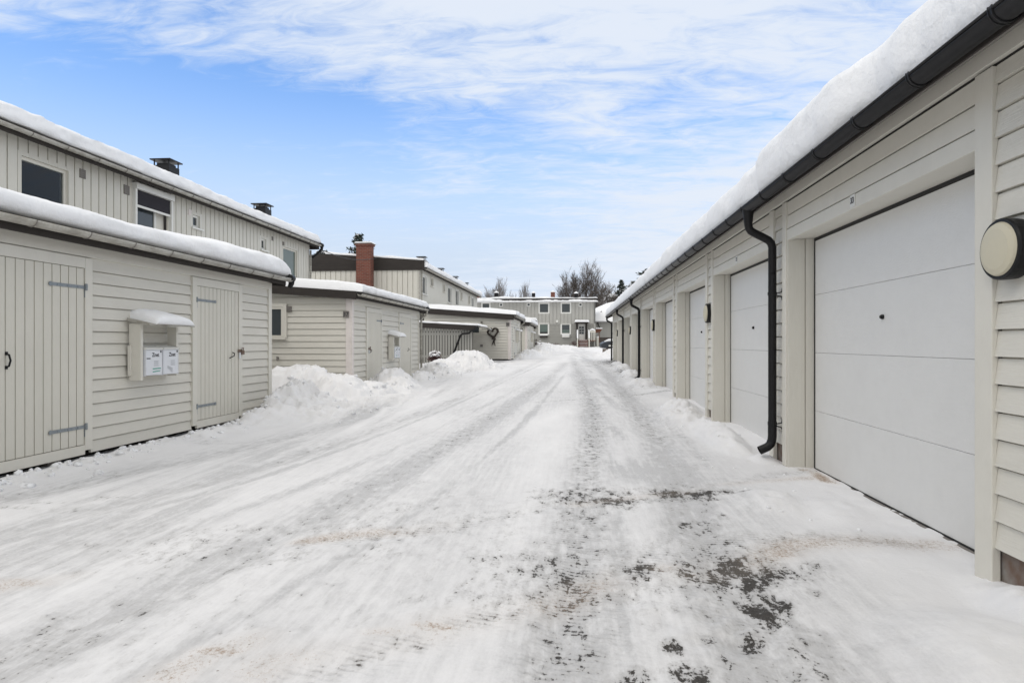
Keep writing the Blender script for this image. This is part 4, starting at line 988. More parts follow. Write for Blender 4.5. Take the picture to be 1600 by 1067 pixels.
def house_sign(xp, yp, Y, s, label, X=None, sz=0.11):
    x = Xx(xp, Y) if X is None else X; z = Zy(yp, x, Y)
    t = thing('house_number_sign', label, 'sign', (x, Y - 0.03, z), 'dark house number signs')
    b = MB(); b.box(x - sz/2, x + sz/2, Y - 0.035, Y - 0.018, z - sz*0.56, z + sz*0.56); b.build('plate', 'galv' if False else 'concrete', t, bevel=0.002)
    tx = MB(); text_faces(tx, s, sz*0.95, (x, Y - 0.0365, z), (1, 0, 0), (0, 0, 1), bold=0.003); tx.build('digits', 'ink', t)
house_sign(541.3, 491.3, S2a, '37', 'small dark square sign reading 37 on the second shed gable', sz=0.13)
snow_cap('roof_snow', 'snow on the second left shed roof with the brown edge', (GX + 0.20, S2a - 0.15, 2.225 + dz2), (0, 1, 0), (-1, 0, 0), S2b - S2a + 0.36, 4.3, 0.075, 0.22, seed=15, over=0.07, R0=0.22, du=0.05, rough=0.024, group='snow lying on the roofs', tvar=0.08)

# third and fourth sheds further on
G3 = -3.05; S3a = 31.8; dz3 = 0.30
S3b = Yx(813, G3)
d3 = dict(y0=S3a + 1.2, y1=S3a + 1.95, z0=0.1, z1=1.84, hinge=1, hz=(1.66, 0.3), handle=S3a + 1.3, hzt=0.95, hl=0.35)
d3b = dict(y0=S3a + 4.2, y1=S3a + 4.95, z0=0.1, z1=1.84, hinge=-1, hz=(1.66, 0.3), handle=S3a + 4.85, hzt=0.95, hl=0.35)
wx3b = Xx(750, S3a); wx3a = Xx(722, S3a)
s3 = shed('third shed farther up the road with a heart wreath on its gable', G3, S3a, S3b, dz3, [d3, d3b], 0.022, 0.028, 0.11, gable_hole=(wx3a, wx3b, Zy(521, -4.6, S3a), Zy(506, -4.6, S3a)), board=0.137, ztop=2.12, downpipe=True, depth=4.4)
win_small(wx3a, wx3b, S3a, Zy(521, -4.6, S3a), Zy(506, -4.6, S3a), s3)
for (xp, yp, w_) in ((752.5, 503.5, 0.09), (752.5, 540, 0.12)):
    vv = MB(); x_ = Xx(xp, S3a); z_ = Zy(yp, x_, S3a); vv.box(x_ - w_/2, x_ + w_/2, S3a - 0.05, S3a + 0.01, z_ - w_/2, z_ + w_/2); vv.box(x_ - w_/2 + 0.01, x_ + w_/2 - 0.01, S3a - 0.07, S3a - 0.05, z_ - 0.02, z_ + 0.02); vv.build('vent_grille', 'concrete', s3)
house_sign(793.5, 507, S3a, '35', 'tiny dark number sign on the third shed gable above the wreath level', sz=0.17)
snow_cap('roof_snow', 'wavy edged snow on the third shed roof beside the wreath', (G3 + 0.20, S3a - 0.2, 2.26 + dz3), (0, 1, 0), (-1, 0, 0), S3b - S3a + 0.42, 4.6, 0.075, 0.24, seed=19, over=0.08, R0=0.25, du=0.08, rough=0.03, group='snow lying on the roofs', tvar=0.12)
mail_shelter(G3, S3a + 3.2, 0.86 + dz3, 0, 'roofed mailbox rack on the third shed', w=0.6, boxes=0)
lampx = MB()
G4 = -2.95; S4a = 42.0; S4b = 49.0; dz4 = 0.36
d4 = dict(y0=S4a + 1.0, y1=S4a + 1.8, z0=0.1, z1=1.84, hinge=1, hz=(1.66, 0.3), handle=S4a + 1.1, hzt=0.95, hl=0.35)
s4 = shed('farthest narrow shed showing only its front beyond the third shed', G4, S4a, S4b, dz4, [d4], 0.025, 0.03, 0.09, board=0.137, ztop=2.0, downpipe=True, depth=4.4)
bl = MB(); x_ = Xx(815, S4a) ; z_ = Zy(514, x_, S4a); bl.tube([(x_, S4a - 0.0, z_), (x_, S4a - 0.12, z_)], 0.07, 12); bl.build('round_vent', 'black', s4)
snow_cap('roof_snow', 'snow on the farthest shed roof', (G4 + 0.22, S4a - 0.2, 2.14 + dz4), (0, 1, 0), (-1, 0, 0), S4b - S4a + 0.45, 4.4, 0.075, 0.32, seed=23, over=0.1, R0=0.3, du=0.1, rough=0.03, group='snow lying on the roofs')
mail_shelter(G4, S4a + 4.2, 0.86 + dz4, 0, 'roofed mailbox rack on the farthest shed', w=0.6, boxes=0)

# ------------------------------------------------------------------ terraces on the left
def wall_window(parent, plane, y0, y1, z0, z1, gl='glass', deep=0.06, casing=0.09, sill=True, name='window', frame='white_frame', fw=0.06):
    """window in a wall facing +x"""
    w = MB(); xo = plane - deep
    w.box(xo - 0.02, xo + 0.03, y0, y1, z0, z0 + fw); w.box(xo - 0.02, xo + 0.03, y0, y1, z1 - fw, z1); w.box(xo - 0.02, xo + 0.03, y0, y0 + fw, z0 + fw, z1 - fw); w.box(xo - 0.02, xo + 0.03, y1 - fw, y1, z0 + fw, z1 - fw)
    if casing:
        w.box(xo, plane + 0.03, y0 - casing, y0 - 0.001, z0 - 0.02, z1 + casing); w.box(xo, plane + 0.03, y1 + 0.001, y1 + casing, z0 - 0.02, z1 + casing); w.box(xo, plane + 0.028, y0, y1, z1 + 0.001, z1 + casing)
    if sill: w.box(plane, plane + 0.09, y0 - casing - 0.02, y1 + casing + 0.02, z0 - 0.06, z0 - 0.021)
    o = w.build(name, frame, parent, bevel=0.003)
    g = MB(); g.box(xo - 0.008, xo + 0.004, y0 + fw, y1 - fw, z0 + fw, z1 - fw); g.build('pane', gl, o)
    return o
H1 = -9.3
def WY(xa, xb, ya, yb, X):
    """pixel box -> y range and z range on wall X (rows taken at the middle column)"""
    a, b = Yx(xa, X), Yx(xb, X); m = (a + b) / 2
    return a, b, Zy(yb, X, m), Zy(ya, X, m)
def black_chimney(mb, cap, xc, yc, zt, w=0.44, cw=0.56):
    mb.box(xc - w/2, xc + w/2, yc - w/2, yc + w/2, zt - 1.3, zt - 0.16)
    for sx in (-1, 1):
        for sy in (-1, 1): cap.box(xc + sx*(w/2 - 0.02) - 0.012, xc + sx*(w/2 - 0.02) + 0.012, yc + sy*(w/2 - 0.02) - 0.012, yc + sy*(w/2 - 0.02) + 0.012, zt - 0.16, zt - 0.03)
    cap.box(xc - cw/2, xc + cw/2, yc - cw/2, yc + cw/2, zt - 0.03, zt)
    cap.box(xc - w/2 + 0.06, xc + w/2 - 0.06, yc - w/2 + 0.06, yc + w/2 - 0.06, zt - 0.16, zt - 0.09)
def house1():
    g = thing('terrace_house', 'near two storey grey terrace behind the nearest shed with plank cladding', 'house', (H1, 12, 0))
    Y0, Y1 = -4.0, Yx(482, H1); zt = 4.62
    W1 = WY(33, 101, 0, 0, H1); W1 = (W1[0], W1[1], 3.0, 0)
    w1y0, w1y1 = Yx(31, H1), Yx(105, H1); w1t = Zy(266, H1, w1y1); w1b = 2.95
    w1t = max(w1t, Zy(246, H1, w1y0)) - 0.02
    w2y0, w2y1 = Yx(209, H1), Yx(260, H1); w2t = Zy(296, H1, w2y0); w2b = 2.9
    s1 = (Yx(299.5, H1), Yx(310.5, H1)); s1t = Zy(335, H1, s1[0]); s1b = Zy(357, H1, s1[1])
    s2_ = (Yx(407, H1), Yx(414.5, H1)); s2t = Zy(372, H1, s2_[0]); s2b = Zy(391, H1, s2_[1])
    w3y0, w3y1 = Yx(441, H1), Yx(463, H1); w3t = Zy(385, H1, w3y0); w3b = Zy(434, H1, w3y1)
    holes = [(w1y0, w1y1, w1b, w1t), (w2y0, w2y1, w2b, w2t), (s1[0], s1[1], s1b, s1t), (s2_[0], s2_[1], s2b, s2t), (w3y0, w3y1, w3b, w3t)]
    w = MB(); battens(w, H1, 'y', 1, Y0, Y1, 1.9, zt, 0.205, 0.178, 0.032, holes)
    w.box(H1 - 7.5, H1 - 0.4, Y1 - 0.02, Y1, -0.5, zt + 0.4); w.box(H1 - 0.4, H1, Y1 - 0.02, Y1, -0.5, zt)
    w.box(H1 - 0.02, H1, Y0, Y1, -0.5, 1.9)
    w.build('wall', 'paint_v', g)
    c = MB(); c.box(H1 - 0.02, H1 + 0.03, Y1 - 0.12, Y1 + 0.01, -0.3, zt); c.build('corner_board', 'trim', g)
    o = wall_window(g, H1, w1y0, w1y1, w1b, w1t, 'clear', 0.05, 0.07, frame='trim', fw=0.055)
    room = MB(); room.box(H1 - 1.6, H1 - 1.5, w1y0 - 0.5, w1y1 + 0.8, w1b - 0.4, w1t + 0.3); room.build('room_back', 'darkvoid', o)
    cu = MB(); n = 40; ya, yb = w1y1 - 0.62, w1y1 - 0.20
    P = np.array([[(H1 - 0.13 + 0.03 * math.sin(k * 1.25), ya + (yb - ya) * k / n, z) for z in (w1b, w1t)] for k in range(n + 1)]); cu.grid(P); cu.build('curtain', 'curtain', o, smooth=True)
    # window 2 with outside roller screen
    o2 = wall_window(g, H1, w2y0, w2y0 + (w2y1 - w2y0) * 0.72, w2b, w2t, 'glass', 0.07, 0.0, sill=False)
    pb = MB(); pb.box(H1 - 0.09, H1 - 0.07, w2y0 + (w2y1 - w2y0) * 0.72, w2y1, w2b, w2t); pb.build('side_panel', 'trim', o2)
    o2['label'] = 'window half covered by a black outside screen in a white frame'
    fr = MB(); zf = w2t + 0.13; 
    fr.box(H1 + 0.024, H1 + 0.11, w2y0 - 0.09, w2y0 - 0.03, w2b, zf - 0.131); fr.box(H1 + 0.024, H1 + 0.11, w2y1 + 0.03, w2y1 + 0.09, w2b, zf - 0.131); fr.box(H1 + 0.024, H1 + 0.15, w2y0 - 0.10, w2y1 + 0.10, zf - 0.13, zf)
    zr = Zy(321, H1 + 0.08, w2y0 + 0.1); fr.box(H1 + 0.05, H1 + 0.085, w2y0 - 0.03, w2y1 + 0.03, zr - 0.05, zr); fr.build('screen_frame', 'white_frame', o2, bevel=0.006)
    sc = MB(); sc.box(H1 + 0.062, H1 + 0.068, w2y0 - 0.03, w2y1 + 0.03, zr + 0.001, zf - 0.131); sc.build('roller_screen', 'screen', o2)
    wall_window(g, H1, s1[0], s1[1], s1b, s1t, 'glass', 0.05, 0.07, fw=0.05)
    wall_window(g, H1, s2_[0], s2_[1], s2b, s2t, 'glass', 0.05, 0.07, fw=0.05)
    wall_window(g, H1, w3y0, w3y1, w3b, w3t, 'glass_green', 0.04, 0.07, frame='trim', fw=0.05)['label'] = 'tall window with greenish glass near the house end'
    for (xp, yp, s) in ((126, 272, 0.14), (195, 297, 0.16), (294, 332, 0.12), (424, 373, 0.10), (441, 381, 0.10)):
        v = MB(); y = Yx(xp, H1); z = Zy(yp, H1, y); v.box(H1 + 0.022, H1 + 0.05, y - s/2, y + s/2, z - s*0.6, z + s*0.6)
        for q in range(4): v.box(H1 + 0.05, H1 + 0.056, y - s/2 + 0.01, y + s/2 - 0.01, z - s*0.5 + q*s*0.26, z - s*0.5 + q*s*0.26 + 0.012)
        v.build('vent_grille', 'old_trim' if xp == 294 else 'concrete', g)
    sl = 0.075; XE = H1 + 0.30
    r = MB(); r.prism([(XE, zt - 0.02), (H1 - 4.2, zt - 0.02 + sl*4.5), (H1 - 8.4, zt - 0.02), (H1 - 8.4, zt + 0.12), (H1 - 4.2, zt + 0.12 + sl*4.5), (XE, zt + 0.06)], Y0, Y1 + 0.2); ro = r.build('roof', 'bitumen', g)
    fa = MB(); fa.box(XE, XE + 0.012, Y0, Y1 + 0.2, zt - 0.10, zt + 0.06); fa.box(H1 + 0.03, XE, Y0, Y1 + 0.2, zt - 0.005, zt + 0.02); fa.build('fascia', 'dark_board', g)
    ba = MB(); ba.prism([(XE, zt - 0.14), (H1 - 4.2, zt - 0.14), (H1 - 4.2, zt + 0.15 + sl*4.5), (XE, zt + 0.10)], Y1 + 0.202, Y1 + 0.22); ba.build('barge_board', 'dark_board', g)
    gu = MB(); gu.halfpipe((XE + 0.07, Y0, zt + 0.01), (XE + 0.07, Y1 + 0.22, zt + 0.01), (1, 0, 0), 0.058, 10); guo = gu.build('gutter', 'gutter_old', g, smooth=True)
    br = MB(); y = Y0 + 0.3
    while y < Y1 + 0.1:
        br.tube([(XE + 0.07 + 0.062*math.cos(math.pi*t/8), y, zt + 0.01 - 0.062*math.sin(math.pi*t/8)) for t in range(9)], 0.008, 5); y += 0.75
    br.build('gutter_bracket', 'concrete', guo)
    ec = MB(); ec.tube([(XE + 0.07, Y1 + 0.15, zt + 0.02), (XE + 0.07, Y1 + 0.33, zt + 0.02)], 0.075, 12); ec.tube([(XE + 0.07, Y1 + 0.28, zt + 0.02), (XE + 0.07, Y1 + 0.28, zt - 0.12), (XE - 0.1, Y1 + 0.26, zt - 0.3), (H1 + 0.08, Y1 + 0.12, zt - 0.45)], [0.07, 0.05, 0.04, 0.04], 10); ec.build('gutter_end', 'black', guo, smooth=True)
    p = MB(); p.tube([(H1 + 0.09, Y1 - 0.03, zt - 0.2), (H1 + 0.09, Y1 - 0.03, 0.2)], 0.035, 10); p.build('downpipe', 'gutter_old', g, smooth=True)
    for (xp, yt) in ((260, 252), (410, 320)):
        b = MB(); cp = MB(); xc = -10.7; yc = Yx(xp, xc); black_chimney(b, cp, xc, yc, Zy(yt, xc, yc)); bo = b.build('chimney', 'black', ro); cp.build('chimney_cap', 'black', bo)
    snow_cap('roof_snow', 'thick double layered snow on the near terrace roof', (XE + 0.05, Y0, zt + 0.075), (0, 1, 0), (-1, 0, 0), Y1 + 0.2 - Y0, 4.6, sl, 0.30, seed=27, over=0.06, R0=0.35, du=0.07, rough=0.032, group='snow lying on the roofs', tvar=0.08)
    snow_cap('roof_snow', 'upper second layer of snow set back on the near terrace roof', (XE - 0.22, Y0, zt + 0.33), (0, 1, 0), (-1, 0, 0), Y1 - 0.3 - Y0, 4.3, sl, 0.13, seed=28, over=0.04, R0=0.8, du=0.09, rough=0.02, group='snow lying on the roofs', tvar=0.3)
    return Y1
Yh1 = house1()

H2, GY2, dh2 = -7.75, 32.0, 0.30
def house2():
    g = thing('terrace_house', 'second pale terrace with a dark gable band behind the middle sheds', 'house', (H2, 42, dh2))
    Y1 = 52.0; zt = 4.93
    hl = [(658, 666, 431, 459), (672.5, 676.5, 434, 447), (692, 695, 444, 456), (699.5, 705, 449, 473), (711.5, 716.5, 453.5, 477), (719.5, 722, 456.5, 468), (731.5, 734, 462, 474), (737, 740, 465, 482)]
    hs = []
    for (xa, xb, ya, yb) in hl: a, b, c, d = WY(xa, xb, ya, yb, H2); hs.append((a, b, c, d))
    w = MB()
    for a, b, c, d in cells(GY2, Y1, -0.2, zt, hs): w.poly([(H2, a, c), (H2, b, c), (H2, b, d), (H2, a, d)])
    w.box(H2 - 8, H2, Y1 - 0.02, Y1 - 0.001, -0.2, zt)
    w.build('rendered_wall', 'stucco', g)
    gz = Zy(423, -10, GY2)
    w = MB(); battens(w, GY2, 'x', -1, H2 - 8.4, H2, -0.2, gz, 0.27, 0.23, 0.04); w.build('gable_cladding', 'paint_v', g)
    d = MB(); zr = Zy(407, H2, GY2)
    xr = H2 - 8.4; zl = zr + 0.075 * 5.2
    prof = [(H2 + 0.28, gz), (H2 + 0.28, zr), (H2 - 4.9, zl), (xr, zl - 0.2), (xr, gz)]
    d.prism(prof, GY2 - 0.10, GY2 - 0.03); 
    for k in range(1, 6): d.box(xr, H2 + 0.27, GY2 - 0.106, GY2 - 0.10, gz + 0.12*k, gz + 0.12*k + 0.012) if gz + 0.12*k + 0.02 < zr else None
    d.build('gable_band', 'dark_board', g)
    c = MB(); c.box(H2 - 0.1, H2 + 0.03, GY2 - 0.03, GY2 + 0.1, 0, gz); c.tube([(H2 + 0.10, GY2 + 0.15, zt - 0.1), (H2 + 0.10, GY2 + 0.15, 1.0)], 0.04, 8); c.build('downpipe', 'gutter_old', g)
    for (a, b, c_, d_), wide in zip(hs, (1, 0, 0, 1, 1, 0, 0, 1)):
        wall_window(g, H2, a, b, c_, d_, 'glass', 0.08, 0.07, frame='trim' if not wide else 'white_frame', fw=0.05)
    XE = H2 + 0.28; sl = 0.075
    r = MB(); r.prism([(XE, zt), (H2 - 4.6, zt + sl*4.9), (H2 - 8.4, zt + 0.1), (H2 - 8.4, zt + 0.2), (H2 - 4.6, zt + 0.12 + sl*4.9), (XE, zt + 0.07)], GY2 - 0.02, Y1 + 0.15); ro = r.build('roof', 'bitumen', g)
    fa = MB(); fa.box(XE, XE + 0.012, GY2, Y1 + 0.15, zt - 0.10, zt + 0.07); fa.build('fascia', 'dark_board', g)
    gu = MB(); gu.halfpipe((XE + 0.075, GY2 - 0.1, zt), (XE + 0.075, Y1 + 0.2, zt), (1, 0, 0), 0.06, 8); gu.build('gutter', 'gutter_old', g, smooth=True)
    for (xp, yt) in ((659, 401.5), (687.5, 419.5), (710.5, 432), (727, 442)):
        b = MB(); cp = MB(); xc = -8.7; yc = Yx(xp, xc); black_chimney(b, cp, xc, yc, Zy(yt, xc, yc), 0.42, 0.56); bo = b.build('chimney', 'black', ro); cp.build('chimney_cap', 'black', bo)
    # brick chimney on the gable
    Yc = GY2 - 0.62; x0, x1 = Xx(556.5, Yc), Xx(579, Yc); zt2 = Zy(379, x0, Yc)
    b = MB(); b.box(x0, x1, Yc, GY2 - 0.11, 1.5, zt2 - 0.16); b.box(x0 - 0.05, x1 + 0.05, Yc - 0.05, GY2 - 0.06, zt2 - 0.16, zt2 - 0.07)
    bo = b.build('chimney', 'brick', g); bo['label'] = 'tall red brick chimney against the gable'
    cp = MB(); cp.box(x0 - 0.08, x1 + 0.08, Yc - 0.08, GY2 - 0.03, zt2 - 0.07, zt2 - 0.03); cp.build('chimney_cap', 'concrete', bo)
    snow_cap('chimney_snow', 'thin snow on top of the red brick chimney', (x0 - 0.07, Yc - 0.07, zt2 - 0.03), (1, 0, 0), (0, 1, 0), x1 - x0 + 0.14, 0.6, 0.0, 0.07, seed=2, over=0.005, R0=0.1, du=0.04, rough=0.004)
    snow_cap('roof_snow', 'snow on the second terrace roof with four dark chimneys', (XE + 0.05, GY2 - 0.05, zt + 0.08), (0, 1, 0), (-1, 0, 0), Y1 - GY2 + 0.15, 4.9, sl, 0.32, seed=31, over=0.08, R0=0.3, du=0.15, rough=0.025, group='snow lying on the roofs')
    snow_cap('roof_snow', 'thin snow ledge along the dark gable band', (H2 - 8.4, GY2 - 0.10, zl - 0.11), (1, 0, 0), (0, 1, 0), 8.4, 1.2, 0.0, 0.14, seed=33, over=0.02, R0=0.3, du=0.12, rough=0.02, group='snow lying on the roofs') if False else None
    # snow strip following the sloping top of the band
    mb = MB(); n = 70; xs = np.linspace(H2 + 0.25, H2 - 4.9, n); P = np.zeros((n, 6, 3))
    for k, x in enumerate(xs):
        zz = zr + (zl - zr) * k / (n - 1); h = 0.10 + 0.05 * float(fbm(np.array([x * 1.1]), np.array([0.0]), 3, 3)[0]); 
        for q, (dy, dzz) in enumerate(((-0.11, -0.005), (-0.13, h*0.4), (-0.10, h*0.85), (0.0, h), (0.5, h*1.05), (1.2, 0.0))): P[k, q] = (x, GY2 + dy, zz + dzz)
    mb.grid(P); tag(mb.build('roof_snow', 'snow', None, smooth=True), 'thin snow line along the top of the dark gable band', 'snow', 'snow lying on the roofs')
house2()
# service wire from near terrace to the brick chimney gable
a = Vector((H1 + 0.2, Yh1 + 0.2, Zy(386, H1, Yh1))); b_ = Vector((Xx(592, GY2), GY2 - 0.1, Zy(403, -9, GY2))); w = MB()
w.tube([a.lerp(b_, t / 12) + Vector((0, 0, -0.25 * math.sin(math.pi * t / 12))) for t in range(13)], 0.013, 5)
tag(w.build('overhead_wire', 'black'), 'black overhead wire slung between the two left terraces', 'wire')

# slatted lean-to in front of the third shed
def lean_to():
    Yf = 28.2; xr = Xx(737, Yf); xl = Xx(640, Yf)
    g = thing('slatted_lean_to', 'small slatted lean-to with a dark edge beside the third shed', 'lean-to', ((xl + xr)/2, Yf, 0.2))
    w = MB(); x = xl
    ztr = Zy(513, xr, Yf); ztl = ztr + 0.16
    while x < xr - 0.02:
        zt = ztl + (ztr - ztl) * (x - xl) / (xr - xl); w.box(x, x + 0.095, Yf, Yf + 0.02, 0.15, zt); x += 0.125
    w.box(xl, xr, Yf + 0.021, Yf + 0.04, 1.5, 1.6); w.box(xl, xr, Yf + 0.021, Yf + 0.04, 0.5, 0.6)
    w.box(xr - 0.08, xr, Yf + 0.04, 31.7, 0.1, ztr - 0.1) if False else None
    w.build('slat_wall', 'far_paint_low', g)
    bk = MB(); bk.box(xl, xr, Yf + 0.35, Yf + 0.37, 0.1, ztr - 0.1); bk.build('inner_lining', 'dark_board', g)
    f = MB(); f.prism([(xl, ztl - 0.10), (xr + 0.15, ztr - 0.10), (xr + 0.15, ztr + 0.13), (xl, ztl + 0.13)], Yf - 0.14, Yf - 0.05); f.build('fascia', 'dark_board', g)
    r = MB(); r.prism([(xl, ztl + 0.10), (xr + 0.3, ztr + 0.08), (xr + 0.3, ztr + 0.14), (xl, ztl + 0.17)], Yf - 0.05, 31.6); r.build('roof', 'bitumen', g)
    gu = MB(); gu.halfpipe((xr + 0.36, Yf - 0.05, ztr + 0.08), (xr + 0.36, 31.55, ztr + 0.08), (1, 0, 0), 0.05, 8); gu.build('gutter', 'gutter_old', g, smooth=True)
    p = MB(); Z = lambda x, y: (Xx(x, Yf - 0.15), Yf - 0.15, Zy(y, Xx(x, Yf), Yf)); p.tube([(xr + 0.3, Yf - 0.12, ztr + 0.05), Z(735, 518), Z(733, 520.5), Z(723, 521.5), Z(719.5, 524), Z(707, 557)], 0.045, 8); p.build('downpipe', 'black', g, smooth=True)
    snow_cap('roof_snow', 'thin snow on the slatted lean-to roof', (xl, Yf - 0.13, ztl + 0.13), (1, 0, -0.055), (0, 1, 0), xr - xl + 0.35, 3.2, 0.0, 0.09, seed=41, over=0.02, R0=0.15, du=0.06, rough=0.02, group='snow lying on the roofs')
lean_to()
# heart wreath
def wreath():
    Yw = S3a - 0.06; cx = Xx(770.5, Yw); cz = Zy(520, cx, Yw); rs = random.Random(3)
    t = thing('heart_wreath', 'dark heart shaped twig wreath hanging on the third shed', 'wreath', (cx, Yw, cz))
    m = MB()
    def heart(s, k): 
        a = s; return (0.27 * (16 * math.sin(a)**3) / 17 * k, 0.27 * (13*math.cos(a) - 5*math.cos(2*a) - 2*math.cos(3*a) - math.cos(4*a)) / 17 * k)
    rot = R(-14)
    for q in range(9):
        pts = []
        for s in range(49):
            a = 2*math.pi*s/48; x, z = heart(a, 1 + rs.uniform(-0.05, 0.05)); x, z = x*math.cos(rot) + z*math.sin(rot), -x*math.sin(rot) + z*math.cos(rot)
            pts.append((cx + x + rs.uniform(-.02, .02), Yw - 0.02 + rs.uniform(-.03, .02), cz + z + rs.uniform(-.02, .02)))
        m.tube(pts, 0.034, 5, cap=False)
    for q in range(26):
        a = rs.uniform(0, 2*math.pi); x, z = heart(a, 1); m.tube([(cx + x, Yw - 0.03, cz + z), (cx + x + rs.uniform(-.08, .08), Yw - 0.06, cz + z + rs.uniform(-.08, .1))], 0.012, 4)
    m.build('twig_heart', 'wreath', t)
    r = MB()
    for q in range(8): r.tube([(cx + 0.06 + rs.uniform(-.05, .05), Yw - 0.05, cz - 0.24), (cx + 0.05 + rs.uniform(-.12, .08), Yw - 0.05, cz - 0.38 - rs.uniform(0, .35))], [0.02, 0.008], 4)
    r.tube([(cx - 0.06, Yw - 0.06, cz - 0.30), (cx + 0.04, Yw - 0.09, cz - 0.27), (cx + 0.14, Yw - 0.06, cz - 0.32)], [0.03, 0.06, 0.03], 6); r.build('ribbon', 'wreath', t)
    s = MB(); s.tube([(cx - 0.22, Yw - 0.05, cz + 0.14), (cx - 0.15, Yw - 0.05, cz + 0.20), (cx - 0.06, Yw - 0.05, cz + 0.14)], [0.02, 0.04, 0.02], 6); s.build('snow_dusting', 'snow', t, smooth=True)
wreath()

# ------------------------------------------------------------------ far house across the end of the road
FY = 70.0
def FX(x): return Xx(x, FY)
def FZ(y, x=840): return Zy(y, Xx(x, FY), FY)
def far_house():
    g = thing('end_house', 'long two storey grey house facing the camera across the road end', 'house', (FX(840), FY, 0.6))
    xl, xr = FX(690), FX(930); z0 = 0.3; zm = FZ(506); zt = FZ(471)
    ups = [(753.5, 765, 473.5, 486.5), (843, 857, 474.5, 488.5), (877.5, 891, 474.5, 488.5)]
    lows = [(843, 856.5, 506.5, 521.5), (877.5, 890.5, 507, 521)]
    dx = (903, 914.5, 507, 531)
    def hole(r): return (FX(r[0]), FX(r[1]), FZ(r[3]), FZ(r[2]))
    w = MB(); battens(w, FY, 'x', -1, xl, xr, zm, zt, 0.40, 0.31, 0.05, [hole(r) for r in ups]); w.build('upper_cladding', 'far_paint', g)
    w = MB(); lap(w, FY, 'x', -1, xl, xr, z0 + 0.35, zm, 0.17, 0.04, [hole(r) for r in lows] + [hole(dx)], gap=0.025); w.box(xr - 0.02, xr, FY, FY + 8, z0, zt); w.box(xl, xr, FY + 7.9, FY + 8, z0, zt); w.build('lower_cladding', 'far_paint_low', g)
    w = MB(); w.box(xl, xr, FY - 0.07, FY - 0.01, zm - 0.03, zm + 0.03); w.build('belt_board', 'far_paint', g)
    w = MB(); w.box(xl, xr, FY + 0.02, FY + 0.3, -0.3, z0 + 0.35); w.build('foundation', 'concrete', g)
    w = MB(); w.box(xr - 0.12, xr + 0.02, FY - 0.05, FY + 0.1, z0, zt); w.tube([(FX(928), FY - 0.12, zt), (FX(928), FY - 0.12, z0)], 0.05, 6); w.build('downpipe', 'far_paint', g)
    def win(r, gl, vert=False, box=False):
        x0, x1, a, b = hole(r); f = MB(); t = 0.12
        for (p, q, c, d) in ((x0 - t, x0 + 0.04, a - t, b + t), (x1 - 0.04, x1 + t, a - t, b + t), (x0 + 0.04, x1 - 0.04, a - t, a + 0.03), (x0 + 0.04, x1 - 0.04, b - 0.03, b + t)): f.box(p, q, FY - 0.06, FY + 0.08, c, d)
        o = f.build('window', 'white_frame', g); p_ = MB(); p_.box(x0, x1, FY + 0.02, FY + 0.04, a, b); p_.build('pane', gl, o)
        return o
    for r, gl in zip(ups, ('glass', 'glass', 'glass')): win(r, gl)
    for r, gl in zip(lows, ('glass_green', 'glass')):
        o = win(r, gl); x0, x1, a, b = hole(r)
        f = MB(); f.box(x0 + 0.05, x1 - 0.05, FY - 0.3, FY - 0.06, a - 0.42, a - 0.2); f.build('flower_box', 'dark_board' if r is lows[0] else 'white_frame', o)
        s = MB(); s.box(x0 + 0.03, x1 - 0.03, FY - 0.31, FY - 0.05, a - 0.2, a - 0.12); s.build('box_snow', 'snow', o, bevel=0.03)
        s = MB(); s.box(x0, x1, FY + 0.005, FY + 0.02, a, a + (b - a) * (0.18 if r is lows[0] else 0.42)); s.build('lower_blind', 'black' if r is lows[0] else 'glass_green', o)
    for xp, yp in ((783, 476), (826, 476), (907, 476.5)):
        x, z = FX(xp), FZ(yp); f = MB(); f.box(x - 0.2, x + 0.2, FY - 0.06, FY - 0.035, z - 0.2, z + 0.2); o = f.build('small_window', 'white_frame', g); q = MB(); q.box(x - 0.12, x + 0.12, FY - 0.068, FY - 0.061, z - 0.11, z + 0.11); q.build('pane', 'glass', o)
    b = MB(); b.tube([(FX(870.5), FY - 0.03, FZ(502)), (FX(870.5), FY - 0.2, FZ(502))], 0.14, 12); b.build('white_globe', 'white_frame', g)
    # door with canopy, steps, rails
    x0, x1, a, c = hole(dx)
    d = MB(); d.box(x0, x1, FY - 0.02, FY + 0.03, a, c); do = d.build('front_door', 'white_frame', g, bevel=0.01); do['label'] = 'pale front door with a six pane glass'
    p = MB(); xm = (x0 + x1)/2
    for i in range(2):
        for j in range(3): p.box(xm - 0.26 + i*0.27, xm - 0.02 + i*0.27, FY - 0.035, FY - 0.02, c - 1.05 + j*0.29, c - 0.8 + j*0.29)
    p.build('door_panes', 'glass', do)
    cn = MB(); cx0, cx1 = FX(899), FX(919); cz = FZ(504)
    cn.box(cx0, cx1, FY - 1.2, FY - 0.03, cz - 0.12, cz); co = cn.build('door_canopy', 'dark_board', g)
    ps = MB()
    for xx in (FX(901.5), FX(916)): ps.box(xx - 0.09, xx + 0.09, FY - 0.2, FY - 0.08, a, cz - 0.121)
    ps.build('canopy_post', 'dark_board', co)
    st = MB(); sx0, sx1 = FX(903.5), FX(918); n = 6; zb = 0.55
    for k in range(n): zz = a - 0.02 - (a - zb) * k / n; st.box(sx0, sx1, FY - 1.2 - 0.28*(k+1), FY - 1.2 - 0.28*k, zz - 0.06, zz); st.box(sx0, sx1, FY - 1.2 - 0.28*k - 0.04, FY - 1.2 - 0.28*k, zz - 0.17, zz - 0.061)
    st.box(FX(902.5), FX(930), FY - 1.2, FY - 0.08, a - 0.14, a - 0.02); st.build('front_steps', 'redwood', g)
    ra = MB()
